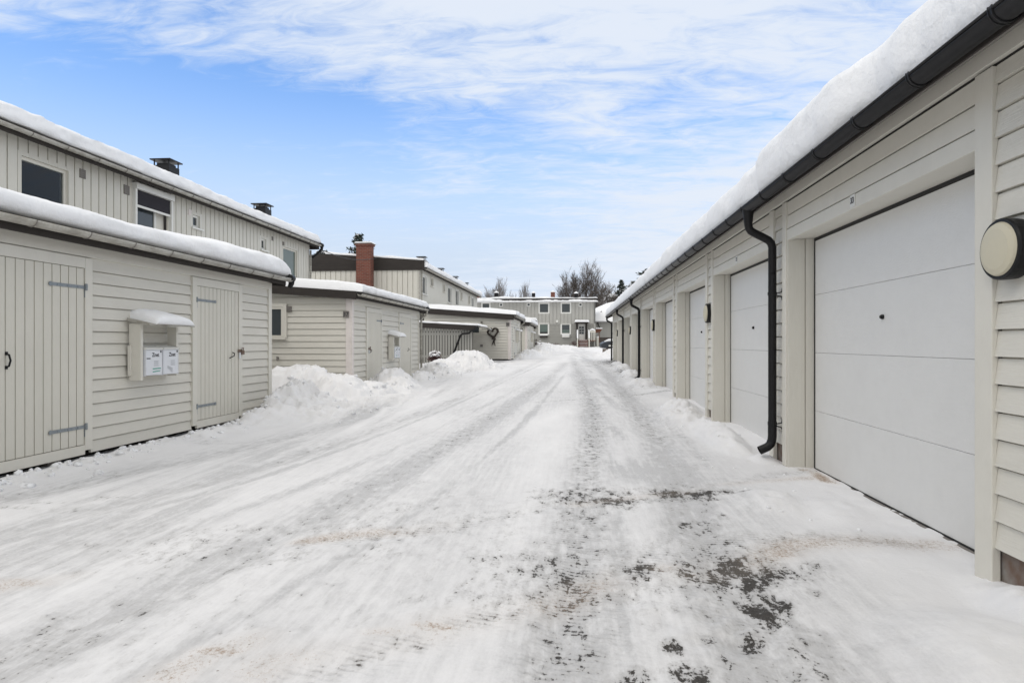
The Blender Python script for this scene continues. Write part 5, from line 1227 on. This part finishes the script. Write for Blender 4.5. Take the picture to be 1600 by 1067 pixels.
    for xa in (FX(902), FX(919.5)):
        ra.box(xa - 0.05, xa + 0.05, FY - 3.0, FY - 2.9, zb - 0.1, zb + 1.0); ra.box(xa - 0.05, xa + 0.05, FY - 1.25, FY - 1.15, a - 0.1, a + 0.95)
        ra.tube([(xa, FY - 2.95, zb + 1.0), (xa, FY - 1.2, a + 0.95)], 0.07, 6); ra.tube([(xa, FY - 2.95, zb + 0.5), (xa, FY - 1.2, a + 0.45)], 0.04, 6)
    ra.box(FX(920), FX(930), FY - 1.25, FY - 1.18, a + 0.8, a + 0.95)
    for k in range(4): xx = FX(920.6 + k*2.6); ra.box(xx, xx + 0.06, FY - 1.24, FY - 1.19, a - 0.1, a + 0.8)
    ra.build('stair_rail', 'trim', g)
    sn = MB()
    for xa in (FX(902), FX(919.5)): sn.tube([(xa, FY - 2.95, zb + 1.08), (xa, FY - 1.2, a + 1.03)], 0.07, 8)
    for k in range(n): zz = a - 0.02 - (a - zb) * k / n; sn.box(sx0 + 0.1, sx1 - 0.05, FY - 1.2 - 0.28*(k+1) + 0.03, FY - 1.2 - 0.28*k - 0.06, zz + 0.001, zz + 0.03)
    sn.tube([(FX(921), FY - 1.2, a + 1.0), (FX(925), FY - 1.2, a + 1.12), (FX(929.5), FY - 1.2, a + 1.0)], [0.05, 0.12, 0.05], 8)
    tag(sn.build('stair_snow', 'snow', None, smooth=False), 'snow on the steps and hand rails of the end house', 'snow')
    snow_cap('roof_snow', 'flat snow slab on the door canopy of the end house', (cx0 - 0.1, FY - 1.25, cz + 0.005), (1, 0, 0), (0, 1, 0), cx1 - cx0 + 0.2, 1.2, 0, 0.26, seed=44, over=0.05, R0=0.15, du=0.06, rough=0.01, group='snow lying on the roofs')
    # roof and chimneys
    r = MB(); ze = zt; r.prism([(FY - 0.45, ze), (FY + 4, ze + 0.12), (FY + 8.4, ze), (FY + 8.4, ze + 0.12), (FY + 4, ze + 0.24), (FY - 0.45, ze + 0.12)], xl - 0.2, xr + 0.35, axis='x'); ro = r.build('roof', 'bitumen', g)
    for (xa, xb, ya, kind) in ((772.5, 778, 457.5, 0), (831, 836, 458, 0), (897.5, 903, 458.5, 0), (860.5, 867, 456.5, 1), (745.5, 751, 456.5, 1)):
        yy = FY + 2.6; x0, x1 = Xx(xa, yy), Xx(xb, yy); zz = Zy(ya, x0, yy); b = MB(); b.box(x0, x1, yy, yy + 0.5, ze, zz); 
        bo = b.build('chimney', 'brick' if kind else 'black', ro)
        if kind: bo['label'] = 'red brick chimney with snow on top'
        s = MB(); s.box(x0 - 0.05, x1 + 0.05, yy - 0.05, yy + 0.55, zz + 0.001, zz + 0.10); s.tube([((x0+x1)/2, yy + 0.25, zz + 0.05), ((x0+x1)/2, yy + 0.25, zz + 0.22)], [0.2, 0.1], 8); s.build('chimney_snow', 'snow', bo, bevel=0.03)
    ed = MB(); ed.box(xl, xr + 0.3, FY - 0.32, FY - 0.25, ze + 0.1, ze + 0.32); ed.build('roof_edge', 'bitumen', g)
    snow_cap('roof_snow', 'sagging lower snow lip along the gutter of the end house', (xl, FY - 0.50, ze - 0.10), (1, 0, 0), (0, 1, 0), xr + 0.3 - xl, 0.45, 0.0, 0.38, seed=47, over=0.16, R0=0.3, du=0.08, rough=0.05, group='snow lying on the roofs', tvar=0.35, edge=lambda U: 0.10 * fbm(U * 0.5, U * 0, 5, 3), hfun=lambda U: 0.85 + 0.5 * fbm(U * 0.35, U * 0, 12, 3))
    snow_cap('roof_snow', 'upper snow sheet covering the end house roof above the dark edge', (xl, FY - 0.32, ze + 0.30), (1, 0, 0), (0, 1, 0), xr + 0.3 - xl, 4.4, 0.02, 0.15, seed=48, over=0.08, R0=0.3, du=0.08, rough=0.03, group='snow lying on the roofs', tvar=0.5)
far_house()

# buildings to the right behind the garages
def right_buildings():
    Yb = 76.0; X = lambda x: Xx(x, Yb); Z = lambda y: Zy(y, 5, Yb)
    g = thing('side_house', 'grey house with a steep snowy roof right of the end house', 'house', (X(950), Yb, 0.8))
    w = MB(); x0, x1 = X(929), X(985); z1 = Z(503)
    w.box(x0, x1, Yb, Yb + 0.1, Z(527), z1)
    for k in range(12): w.box(x0 + k*0.35, x0 + k*0.35 + 0.25, Yb - 0.03, Yb, Z(527), z1 - 0.02)
    w.build('wall', 'far_paint', g)
    s = MB(); s.box(x0, x1, Yb + 0.02, Yb + 0.2, 0.0, Z(527) - 0.001); s.build('stone_base', 'stone', g)
    r = MB(); pts = [(Yb - 0.5, z1), (Yb + 5, z1 + 0.1), (Yb + 5, z1 + 0.2), (Yb - 0.5, z1 + 0.12)]; r.prism(pts, x0 - 0.5, x1 + 1, axis='x'); r.build('roof', 'bitumen', g)
    p = MB(); p.tube([(X(934), Yb - 0.3, z1), (X(934.5), Yb - 0.3, Z(507)), (X(936.5), Yb - 0.1, Z(511)), (X(936.5), Yb - 0.1, Z(520))], 0.06, 6); p.build('downpipe', 'black', g)
    v = MB(); v.prism([(X(939), Z(487)), (X(942.5), Z(487)), (X(941), Z(484))], Yb + 2.2, Yb + 2.6); v.build('roof_vent', 'black', g)
    v = MB(); v.box(X(943), X(946), Yb + 0.3, Yb + 0.7, Z(503), Z(498.5)); v.build('flue', 'dark_board', g)
    # sloping snow sheet, higher to the right like a hipped roof
    mb = MB(); n, m_ = 30, 10; P = np.zeros((n, m_, 3))
    for i in range(n):
        u = i/(n-1); xx = x0 - 0.6 + (x1 - x0 + 1.6)*u; top = np.interp(xx, [x0 - 0.6, X(950), X(985)], [Z(489), Z(474.5), Z(468)])
        for j in range(m_):
            t = j/(m_-1); zz = z1 + 0.08 + (top - z1) * t; P[i, j] = (xx, Yb - 0.6 + 5.6*t, zz + 0.28*min(1, t*8) + 0.03*math.sin(xx*3 + t*5))
    P[:, 0, 2] = z1 + 0.02
    mb.grid(P); tag(mb.build('roof_snow', 'snow', None, smooth=True), 'smooth snow on the steep roof of the side house', 'snow', 'snow lying on the roofs')
    # porch
    q = thing('side_porch', 'small brown timber porch with snow on top beside the end house steps', 'porch', (X(937), Yb - 3, 0.7))
    Yp = Yb - 4; XX = lambda x: Xx(x, Yp); ZZ = lambda y: Zy(y, 4, Yp)
    b = MB(); b.prism([(XX(930.5), ZZ(514)), (XX(941), ZZ(514)), (XX(938), ZZ(518.5)), (XX(930.5), ZZ(520))], Yp, Yp + 1.5); b.build('porch_roof', 'redwood', q)
    b = MB(); b.box(XX(935.5), XX(936.8), Yp + 0.1, Yp + 0.2, 0.4, ZZ(518)); b.build('porch_post', 'redwood', q)
    s = MB(); s.box(XX(930.5), XX(941.3), Yp - 0.05, Yp + 1.5, ZZ(514) + 0.001, ZZ(512)); tag(s.build('porch_snow', 'snow', None, bevel=0.05), 'flat snow strip on the brown porch roof', 'snow')
    gp = MB(); gp.box(XX(931.5), XX(935), Yp - 1.0, Yp - 0.7, 0.4, ZZ(527)); gpo = gp.build('gate_post', 'trim', None, bevel=0.02); tag(gpo, 'pale square post with a round snow cap beside the porch', 'post')
    s = MB(); s.tube([(XX(933.2), Yp - 0.85, ZZ(527.5)), (XX(933.2), Yp - 0.85, ZZ(525.5))], [0.16, 0.10], 8); tag(s.build('post_snow', 'snow', None, smooth=True), 'round snow cap on the pale post', 'snow')
    # hillside house: only its snowy roof shows
    Yh = 105.0; X = lambda x: Xx(x, Yh); Z = lambda y: Zy(y, 6, Yh)
    h = thing('hillside_house', 'distant house up the slope with a broad snow covered roof', 'house', (X(955), Yh, 3))
    b = MB(); b.box(X(931), X(968), Yh, Yh + 6, 0, Z(476)); b.build('wall', 'far_paint', h)
    r = MB(); r.prism([(X(929), Z(476)), (X(936), Z(463.5)), (X(960), Z(461.5)), (X(968), Z(476))], Yh - 0.5, Yh + 7); r.build('roof', 'bitumen', h)
    s = MB(); s.prism([(X(928.5), Z(477)), (X(928.8), Z(475)), (X(935.5), Z(463)), (X(938), Z(462)), (X(959.5), Z(460.5)), (X(968), Z(473)), (X(968.5), Z(475))], Yh - 0.7, Yh + 7.2); tag(s.build('roof_snow', 'snow', None, bevel=0.15), 'deep snow on the distant hillside house roof', 'snow', 'snow lying on the roofs')
    c = MB(); c.box(X(957.5), X(959.5), Yh - 0.95, Yh - 0.75, Z(469), Z(466.5)); c.box(X(935), X(944), Yh - 0.9, Yh - 0.72, Z(479), Z(477.5)); c.build('roof_hatch', 'black', h)
    # gable up right
    h2 = thing('hillside_house', 'second distant grey gable with a snowy edge above the garages', 'house', (Xx(970, 112), 112, 4))
    Yg = 112.0; X = lambda x: Xx(x, Yg); Z = lambda y: Zy(y, 9, Yg)
    b = MB(); b.prism([(X(962), Z(466)), (X(985), Z(455)), (X(1010), Z(466)), (X(1010), 0), (X(962), 0)], Yg, Yg + 8); b.build('wall', 'far_paint', h2)
    s = MB(); s.prism([(X(960), Z(467)), (X(985), Z(456)), (X(1012), Z(467)), (X(1012), Z(463)), (X(985), Z(452)), (X(960), Z(464.5))], Yg - 0.8, Yg + 8.5); tag(s.build('roof_snow', 'snow', None, bevel=0.15), 'thick snow edge on the second hillside gable', 'snow', 'snow lying on the roofs')
right_buildings()

# dark car parked beyond the garages
def car():
    Yc = 45.0; x0 = Xx(937, Yc); zg = 0.48
    t = thing('parked_car', 'dark grey car dusted with snow parked beyond the last garage', 'car', (x0 + 2.2, Yc + 0.9, zg))
    L, Wd = 4.4, 1.75
    side = [(0.0, 0.42), (0.04, 0.62), (0.25, 0.76), (0.9, 0.86), (1.15, 0.88), (1.75, 1.28), (2.2, 1.40), (3.2, 1.40), (3.9, 1.02), (4.3, 0.95), (4.4, 0.6), (4.35, 0.35), (3.95, 0.28), (0.45, 0.28), (0.05, 0.32)]
    b = MB(); ny = 9; P = np.zeros((len(side) + 1, ny, 3))
    for j in range(ny):
        v = j/(ny-1)*2 - 1; sh = (1 - abs(v)**4 * 0.10)
        for i, (x, z) in enumerate(side + [side[0]]):
            tw = 1 - (0.16 if z > 1.0 else 0.0) ; P[i, j] = (x0 + 2.2 + (x - 2.2) * (1 - abs(v)**5*0.05), Yc + 0.9 + v * Wd/2 * tw, zg + 0.28 + (z - 0.28) * sh)
    b.grid(P)
    for j in (0, ny-1): b.poly([tuple(p) for p in P[:-1, j]])
    b.build('body', 'car', t, smooth=False, bevel=0.03)
    w = MB()
    for xx in (0.85, 3.5):
        for yy in (Yc + 0.02, Yc + 1.6): w.tube([(x0 + xx, yy, zg + 0.31), (x0 + xx, yy + 0.2, zg + 0.31)], 0.31, 18)
    w.build('wheel', 'tyre', t)
    gw = MB(); gw.poly([(x0 + 1.25, Yc + 0.12, zg + 0.94), (x0 + 3.6, Yc + 0.12, zg + 0.94), (x0 + 3.1, Yc + 0.17, zg + 1.32), (x0 + 1.85, Yc + 0.17, zg + 1.32)]); gw.build('side_window', 'glass', t)
    s = MB(); s.box(x0 + 0.02, x0 + 3.9, Yc - 0.01, Yc + 1.7, zg + 0.29, zg + 0.33) if False else None
    s.box(x0 + 0.62, x0 + 0.95, Yc - 0.012, Yc + 0.02, zg + 0.42, zg + 0.52); s.build('number_plate', 'white_frame', t)
    sk = MB(); sk.box(x0 + 0.2, x0 + 4.0, Yc - 0.02, Yc + 0.12, zg - 0.05, zg + 0.27); sk.build('slush_skirt', 'slush', t)
    hl = MB(); hl.tube([(x0 + 0.05, Yc + 0.2, zg + 0.62), (x0 - 0.01, Yc + 0.2, zg + 0.6)], 0.08, 10); hl.build('headlight', 'clear', t)
    P = [(0.45, 0.80), (0.7, 0.93), (1.2, 1.0), (1.8, 1.42), (2.2, 1.55), (3.2, 1.55), (3.7, 1.2), (3.3, 1.38), (2.2, 1.38), (1.75, 1.27), (1.15, 0.87)]
    s = MB(); s.prism([(x0 + a, zg + c) for a, c in P], Yc + 0.12, Yc + 1.6); tag(s.build('car_snow', 'snow', None, bevel=0.03), 'snow lying on the bonnet and roof of the dark car', 'snow')
car()

# ------------------------------------------------------------------ trees and bushes
def bare_tree(name, label, x, y, z0, h, width, spread, seed, m='bark', lim=2600, trunk=0.16, lean=0.0, group='bare winter trees behind the houses', up=0.5, stems=1, depth=6, minr=0.012):
    rs = random.Random(seed); tr = MB(); cr = MB(); cnt = [0]; lim = int(lim * 1.9)
    def branch(p, d, L, r, lv):
        if cnt[0] > lim: return
        cnt[0] += 1
        pts = [p]; dd = d.copy(); n = 4
        for k in range(n):
            dd = (dd + Vector((rs.uniform(-1, 1), rs.uniform(-1, 1), rs.uniform(-0.4, 0.9) * up)) * 0.16).normalized(); pts.append(pts[-1] + dd * (L / n))
        r1 = max(r * 0.55, minr * 0.7)
        (tr if lv == 0 else cr).tube(pts, [r + (r1 - r) * k / n for k in range(n + 1)], 6 if lv < 2 else 3, cap=False)
        if lv >= depth: return
        nb = 4 if lv < 3 else rs.choice((2, 3, 4))
        for k in range(nb + (2 if lv == 0 else 0)):
            t = rs.uniform(0.35, 1.0) if k else 1.0; i = min(n - 1, int(t * n)); q = pts[i].lerp(pts[i + 1], t * n - i if t < 1 else 1.0)
            a = rs.uniform(0, 2 * math.pi); tilt = rs.uniform(0.25, 0.75) * spread
            side = Vector((math.cos(a), math.sin(a), 0)); nd = (dd * math.cos(tilt) + side * math.sin(tilt)).normalized(); nd.z = max(nd.z, -0.15 + 0.3 * up)
            branch(q, nd.normalized(), L * rs.uniform(0.62, 0.84), max(r1 * rs.uniform(0.6, 0.9), minr), lv + 1)
    for s in range(stems):
        a = rs.uniform(0, 6.28); branch(Vector((x + 0.2 * math.cos(a) * (stems > 1), y + 0.2 * math.sin(a), z0)), Vector((math.cos(a) * 0.25 * (stems > 1) + lean, math.sin(a) * 0.2 * (stems > 1), 1)).normalized(), h * 0.335, trunk, 0)
    A = np.array(cr.v + tr.v); kz = h / (np.percentile(A[:, 2], 99.9) - z0); kx = width / (np.percentile(A[:, 0], 98.5) - np.percentile(A[:, 0], 1.5))
    xm = (np.percentile(A[:, 0], 98.5) + np.percentile(A[:, 0], 1.5)) / 2
    for q in (tr, cr): q.v = [(x + (a - xm) * kx, y + (b - y) * kx, z0 + (c - z0) * kz) for a, b, c in q.v]
    t = thing(name, label, 'tree', (x, y, z0), group)
    tr.build('trunk', m, t); cr.build('crown', m, t)
    return t
def at(x, y, Y): X = Xx(x, Y); return X, Zy(y, X, Y)
X_, Zt = at(908, 408, 100); bare_tree('bare_tree', 'tallest broad bare tree behind the right half of the end house', X_, 100, 0.8, Zt - 0.8, 5.8, 0.9, 5, 'bark', 2700, 0.22, stems=4, minr=0.022, up=1.0)
X_, Zt = at(888, 432, 98); bare_tree('bare_tree', 'lower bare tree left of the tallest tree above the dark chimney', X_, 98, 0.8, Zt - 0.8, 3.4, 1.0, 15, 'bark', 1100, 0.15, stems=2, minr=0.022)
X_, Zt = at(941, 432, 96); bare_tree('bare_tree', 'dense brown bare tree right of the tallest tree', X_, 96, 0.8, Zt - 0.8, 4.4, 1.1, 8, 'bark', 1500, 0.17, stems=3, minr=0.024, up=0.6)
X_, Zt = at(957, 440, 108); bare_tree('bare_tree', 'thin frosty bare tree between the brown tree and the conifer', X_, 108, 2, Zt - 2, 2.4, 0.9, 28, 'bark_frost', 500, 0.12, minr=0.022)
X_, Zt = at(777, 434, 95); bare_tree('birch_tree', 'wide frosty birch above the left half of the end house', X_, 95, 0.8, Zt - 0.8, 4.0, 1.0, 11, 'bark_frost', 1900, 0.16, stems=3, minr=0.020, up=0.8)
X_, Zt = at(821, 440, 95); bare_tree('birch_tree', 'narrow frosty birch between the two black chimneys of the end house', X_, 95, 0.8, Zt - 0.8, 2.1, 0.7, 12, 'bark_frost', 1400, 0.13, stems=2, minr=0.020, up=1.1)
X_, Zt = at(799, 452, 95); bare_tree('bare_tree', 'short bushy bare tree between the two birches', X_, 95, 0.8, Zt - 0.8, 2.0, 1.2, 13, 'bark_frost', 400, 0.1, stems=3, minr=0.018)
X_, Zt = at(944, 468, 92); bare_tree('bare_tree', 'small snowy bare tree in front of the hillside house roof', X_, 92, 0.8, Zt - 0.6, 3.0, 1.3, 33, 'bark_frost', 600, 0.10, stems=2, minr=0.018)

def conifer(label, x, y, z0, h, rad, seed, pine=False, snow=0.25, group='conifers'):
    rs = random.Random(seed); t = thing('pine_tree' if pine else 'spruce_tree', label, 'tree', (x, y, z0), group)
    tr = MB(); tr.tube([(x, y, z0), (x + 0.05*h*0.1, y, z0 + h*0.5), (x, y, z0 + h*0.97)], [h*0.02 + 0.05, h*0.013 + 0.03, 0.02], 8); 
    cr = MB(); sn = MB()
    n = 34 if not pine else 22
    for k in range(n):
        f = (k + 0.5)/n; zz = z0 + h*(0.22 + 0.78*f) if not pine else z0 + h*(0.45 + 0.55*f)
        R_ = rad*(1 - f)**0.8*rs.uniform(0.75, 1.15) + 0.1 if not pine else rad*math.sin(math.pi*min(0.97, 0.15 + f*0.8))*rs.uniform(0.5, 1.1)
        for b in range(7 if not pine else 5):
            a = rs.uniform(0, 6.28); L = R_*rs.uniform(0.7, 1.1); dz = -0.25*L if not pine else 0.25*L
            e = Vector((x + math.cos(a)*L, y + math.sin(a)*L, zz + dz)); s = Vector((x, y, zz)); tr.tube([s, s.lerp(e, 0.9)], [0.03, 0.012], 3, cap=False)
            m = max(3, int(L*7))
            for q in range(m):
                c = s.lerp(e, (0.25 if not pine else 0.45) + (0.78 if not pine else 0.6)*q/m)
                for w in range(5):
                    sz = rs.uniform(0.10, 0.24)*(1.0 if not pine else 1.25); o = Vector((rs.uniform(-1, 1), rs.uniform(-1, 1), rs.uniform(-0.8, 0.5)))*sz*0.9
                    d1 = Vector((rs.uniform(-1, 1), rs.uniform(-1, 1), rs.uniform(-0.6, 0.2))).normalized()*sz; d2 = Vector((rs.uniform(-1, 1), rs.uniform(-1, 1), rs.uniform(-0.5, 0.5))).normalized()*sz*0.45
                    tgt = sn if rs.random() < snow else cr; up = Vector((0, 0, 0.03)) if tgt is sn else Vector((0, 0, 0)); p = c + o + up
                    tgt.poly([p - d1, p + d2, p + d1, p - d2])
    tr.build('trunk', 'bark', t); cr.build('crown', 'needle', t); sn.build('crown_snow', 'snow', t)
X_, Zt = at(971, 437, 100); conifer('dark spruce with snowy boughs left of the garage roof', X_, 100, 2, Zt - 2, 2.6, 3, snow=0.10)
X_, Zt = at(1012, 421, 92); conifer('dark pine crown peeking over the garage roof snow', X_, 92, 2, Zt - 2, 2.4, 7, pine=True, snow=0.18)
X_, Zt = at(990, 440, 96); conifer('snow laden pine between the spruce and the dark pine', X_, 96, 2, Zt - 2, 2.0, 9, pine=True, snow=0.6)
X_, Zt = at(561, 366, 62); conifer('small pine crown behind the red brick chimney', X_, 62, 1, Zt - 1, 1.7, 21, pine=True, snow=0.15)
for (xp, yp, lab, sd_) in ((499, 393, 'left tiny pine tip over the second terrace roof', 5), (508, 392.5, 'right tiny pine tip over the second terrace roof', 6)):
    X_, Zt = at(xp, yp, 66); conifer(lab, X_, 66, 1, Zt - 1, 0.5, sd_, pine=True, snow=0.3)

def bush(label, x, y, z, r, h, seed, snow=True, n=150, group='low bushes in the snow', m='twig'):
    rs = random.Random(seed); t = thing('bush', label, 'bush', (x, y, z), group); b = MB(); s = MB()
    for k in range(n):
        a = rs.uniform(0, 6.28); el = rs.uniform(0.15, 1.5); L = rs.uniform(0.6, 1.0)
        e = Vector((x + r*L*math.cos(a)*math.cos(el), y + r*L*math.sin(a)*math.cos(el), z + h*L*math.sin(el))); p = Vector((x + rs.uniform(-.1, .1), y + rs.uniform(-.1, .1), z))
        md = p.lerp(e, 0.5) + Vector((0, 0, 0.05)); b.tube([p, md, e], [0.010, 0.008, 0.004], 3, cap=False)
        for q in range(3): c = md.lerp(e, rs.random()); v = Vector((rs.uniform(-1, 1), rs.uniform(-1, 1), rs.uniform(-.2, 1)))*0.12; b.tube([c, c + v], [0.006, 0.003], 3, cap=False)
        if snow and el > 0.75 and rs.random() < 0.3:
            c = e; q = rs.uniform(0.03, 0.075); s.tube([c + Vector((-q, 0, 0)), c + Vector((0, 0, q*0.6)), c + Vector((q, 0, 0))], [q*0.4, q*0.8, q*0.4], 6)
    b.build('twigs', m, t); 
    if snow: s.build('twig_snow', 'snow', t, smooth=True)
bush('round dark red bush with snow on top in front of the slatted lean-to', Xx(679.5, 26.3), 26.3, 0.33, 0.36, 0.48, 2, n=260)
for k, (xp, yp, Yb, lab) in enumerate(((846, 541, 60, 'dry stems left under the lower windows of the end house'), (858, 542, 62, 'dry stems in the middle under the end house windows'), (868, 541, 66, 'sparse dry stems left of the basement grate'), (838, 540, 52, 'snowy tangle of branches beside the farthest shed'), (898, 537, 68, 'dry stems beside the steps of the end house'))):
    X_, z_ = at(xp, yp, Yb); bush(lab, X_, Yb, z_ - 0.15, 0.8, 0.55, 50 + k, n=45, snow=(k in (0, 3)))
# woodpile and pole past the farthest shed, and a snow stuck pole
Yw = 50.5; wp = MB(); rs = random.Random(4)
for j in range(6):
    for i in range(4): x = Xx(830.5, Yw) + i*0.13; z = 0.75 + j*0.13; wp.tube([(x, Yw, z), (x, Yw + 0.5, z)], 0.055, 7)
tag(wp.build('woodpile', 'bark'), 'small dark woodpile at the end of the farthest shed', 'woodpile')
pl = MB(); X_, z_ = at(831.5, 503, 51.5); pl.tube([(X_, 51.5, 0.4), (X_, 51.5, z_)], 0.10, 8); pl.box(X_ - 0.6, X_ + 0.35, 51.0, 52.4, z_, z_ + 0.08)
tag(pl.build('dark_post', 'dark_board'), 'dark post holding a small snowy roof past the farthest shed', 'post')
snow_cap('roof_snow', 'snow slab on the small roof held by the dark post', (X_ - 0.65 - 0.9, 51.0, z_ + 0.08), (1, 0, 0), (0, 1, 0), 1.95, 1.4, 0, 0.24, seed=60, over=0.04, R0=0.15, du=0.06, rough=0.01, group='snow lying on the roofs')
sl_ = MB(); X_, za = at(833.5, 540, 52); _, zb_ = at(834.5, 519, 52); sl_.tube([(X_, 52, za), (X_ - 0.05, 52, (za + zb_)/2), (X_ + 0.03, 52, zb_)], [0.13, 0.12, 0.08], 8)
tag(sl_.build('upright_sledge', 'white_frame', smooth=True), 'upright white snow covered sledge leaning beside the woodpile', 'sledge')

# ------------------------------------------------------------------ parts that stand apart become objects of their own
PATTERN = ('lettering', 'small_print', 'digits', 'slat_wall', 'cladding', 'crown', 'twig', 'bush', 'snow', 'ground', 'vent', 'pane', 'door_panes', 'plank', 'wreath', 'heart', 'woodpile')
def split_pieces(o):
    me = o.data; nv = len(me.vertices)
    if nv == 0 or nv > 60000: return
    co = np.empty(nv * 3, np.float32); me.vertices.foreach_get('co', co); co = co.reshape(-1, 3).astype(float)
    ed = np.empty(len(me.edges) * 2, np.int32); me.edges.foreach_get('vertices', ed); ed = ed.reshape(-1, 2)
    def comp(n, a, b):
        p = np.arange(n)
        while True:
            pa, pb = p[a], p[b]; lo, hi = np.minimum(pa, pb), np.maximum(pa, pb); m = lo != hi
            if not m.any(): return p
            np.minimum.at(p, hi[m], lo[m])
            while True:
                q = p[p]
                if (q == p).all(): break
                p = q
    r, isl = np.unique(comp(nv, ed[:, 0], ed[:, 1]), return_inverse=True); k = len(r)
    if k < 2 or k > 1500: return
    lo = np.full((k, 3), np.inf); hi = np.full((k, 3), -np.inf); np.minimum.at(lo, isl, co); np.maximum.at(hi, isl, co)
    sz = (hi - lo).max(1); gap = np.maximum(0, np.maximum(lo[:, None] - hi[None], lo[None] - hi[:, None]))
    near = np.sqrt((gap ** 2).sum(2)) <= np.maximum(0.02, 0.5 * np.maximum(sz[:, None], sz[None]))
    a, b = np.nonzero(np.triu(near, 1)); f, pc = np.unique(comp(k, a, b), return_inverse=True)
    if len(f) < 2 or len(f) > 100: return
    vp = pc[isl]; polys = [tuple(p.vertices) for p in me.polygons]; sm = me.polygons[0].use_smooth
    kids = list(o.children); first = None
    for t in range(len(f)):
        ids = np.nonzero(vp == t)[0]; mp = {int(v): i for i, v in enumerate(ids)}
        fs = [tuple(mp[v] for v in p) for p in polys if p[0] in mp]
        if not fs: continue
        m2 = bpy.data.meshes.new(me.name); m2.from_pydata([tuple(co[v]) for v in ids], [], fs); m2.materials.append(me.materials[0])
        if sm: m2.polygons.foreach_set('use_smooth', [True] * len(fs))
        if first is None: o.data = m2; first = m2; continue
        c = o.copy(); c.data = m2; COL.objects.link(c); c.parent = o.parent
for o in [o for o in bpy.data.objects if o.type == 'MESH']:
    if o.parent is None or o.get('kind') or any(w in o.name for w in PATTERN) or (o.parent and 'tree' in o.parent.name): continue
    split_pieces(o)
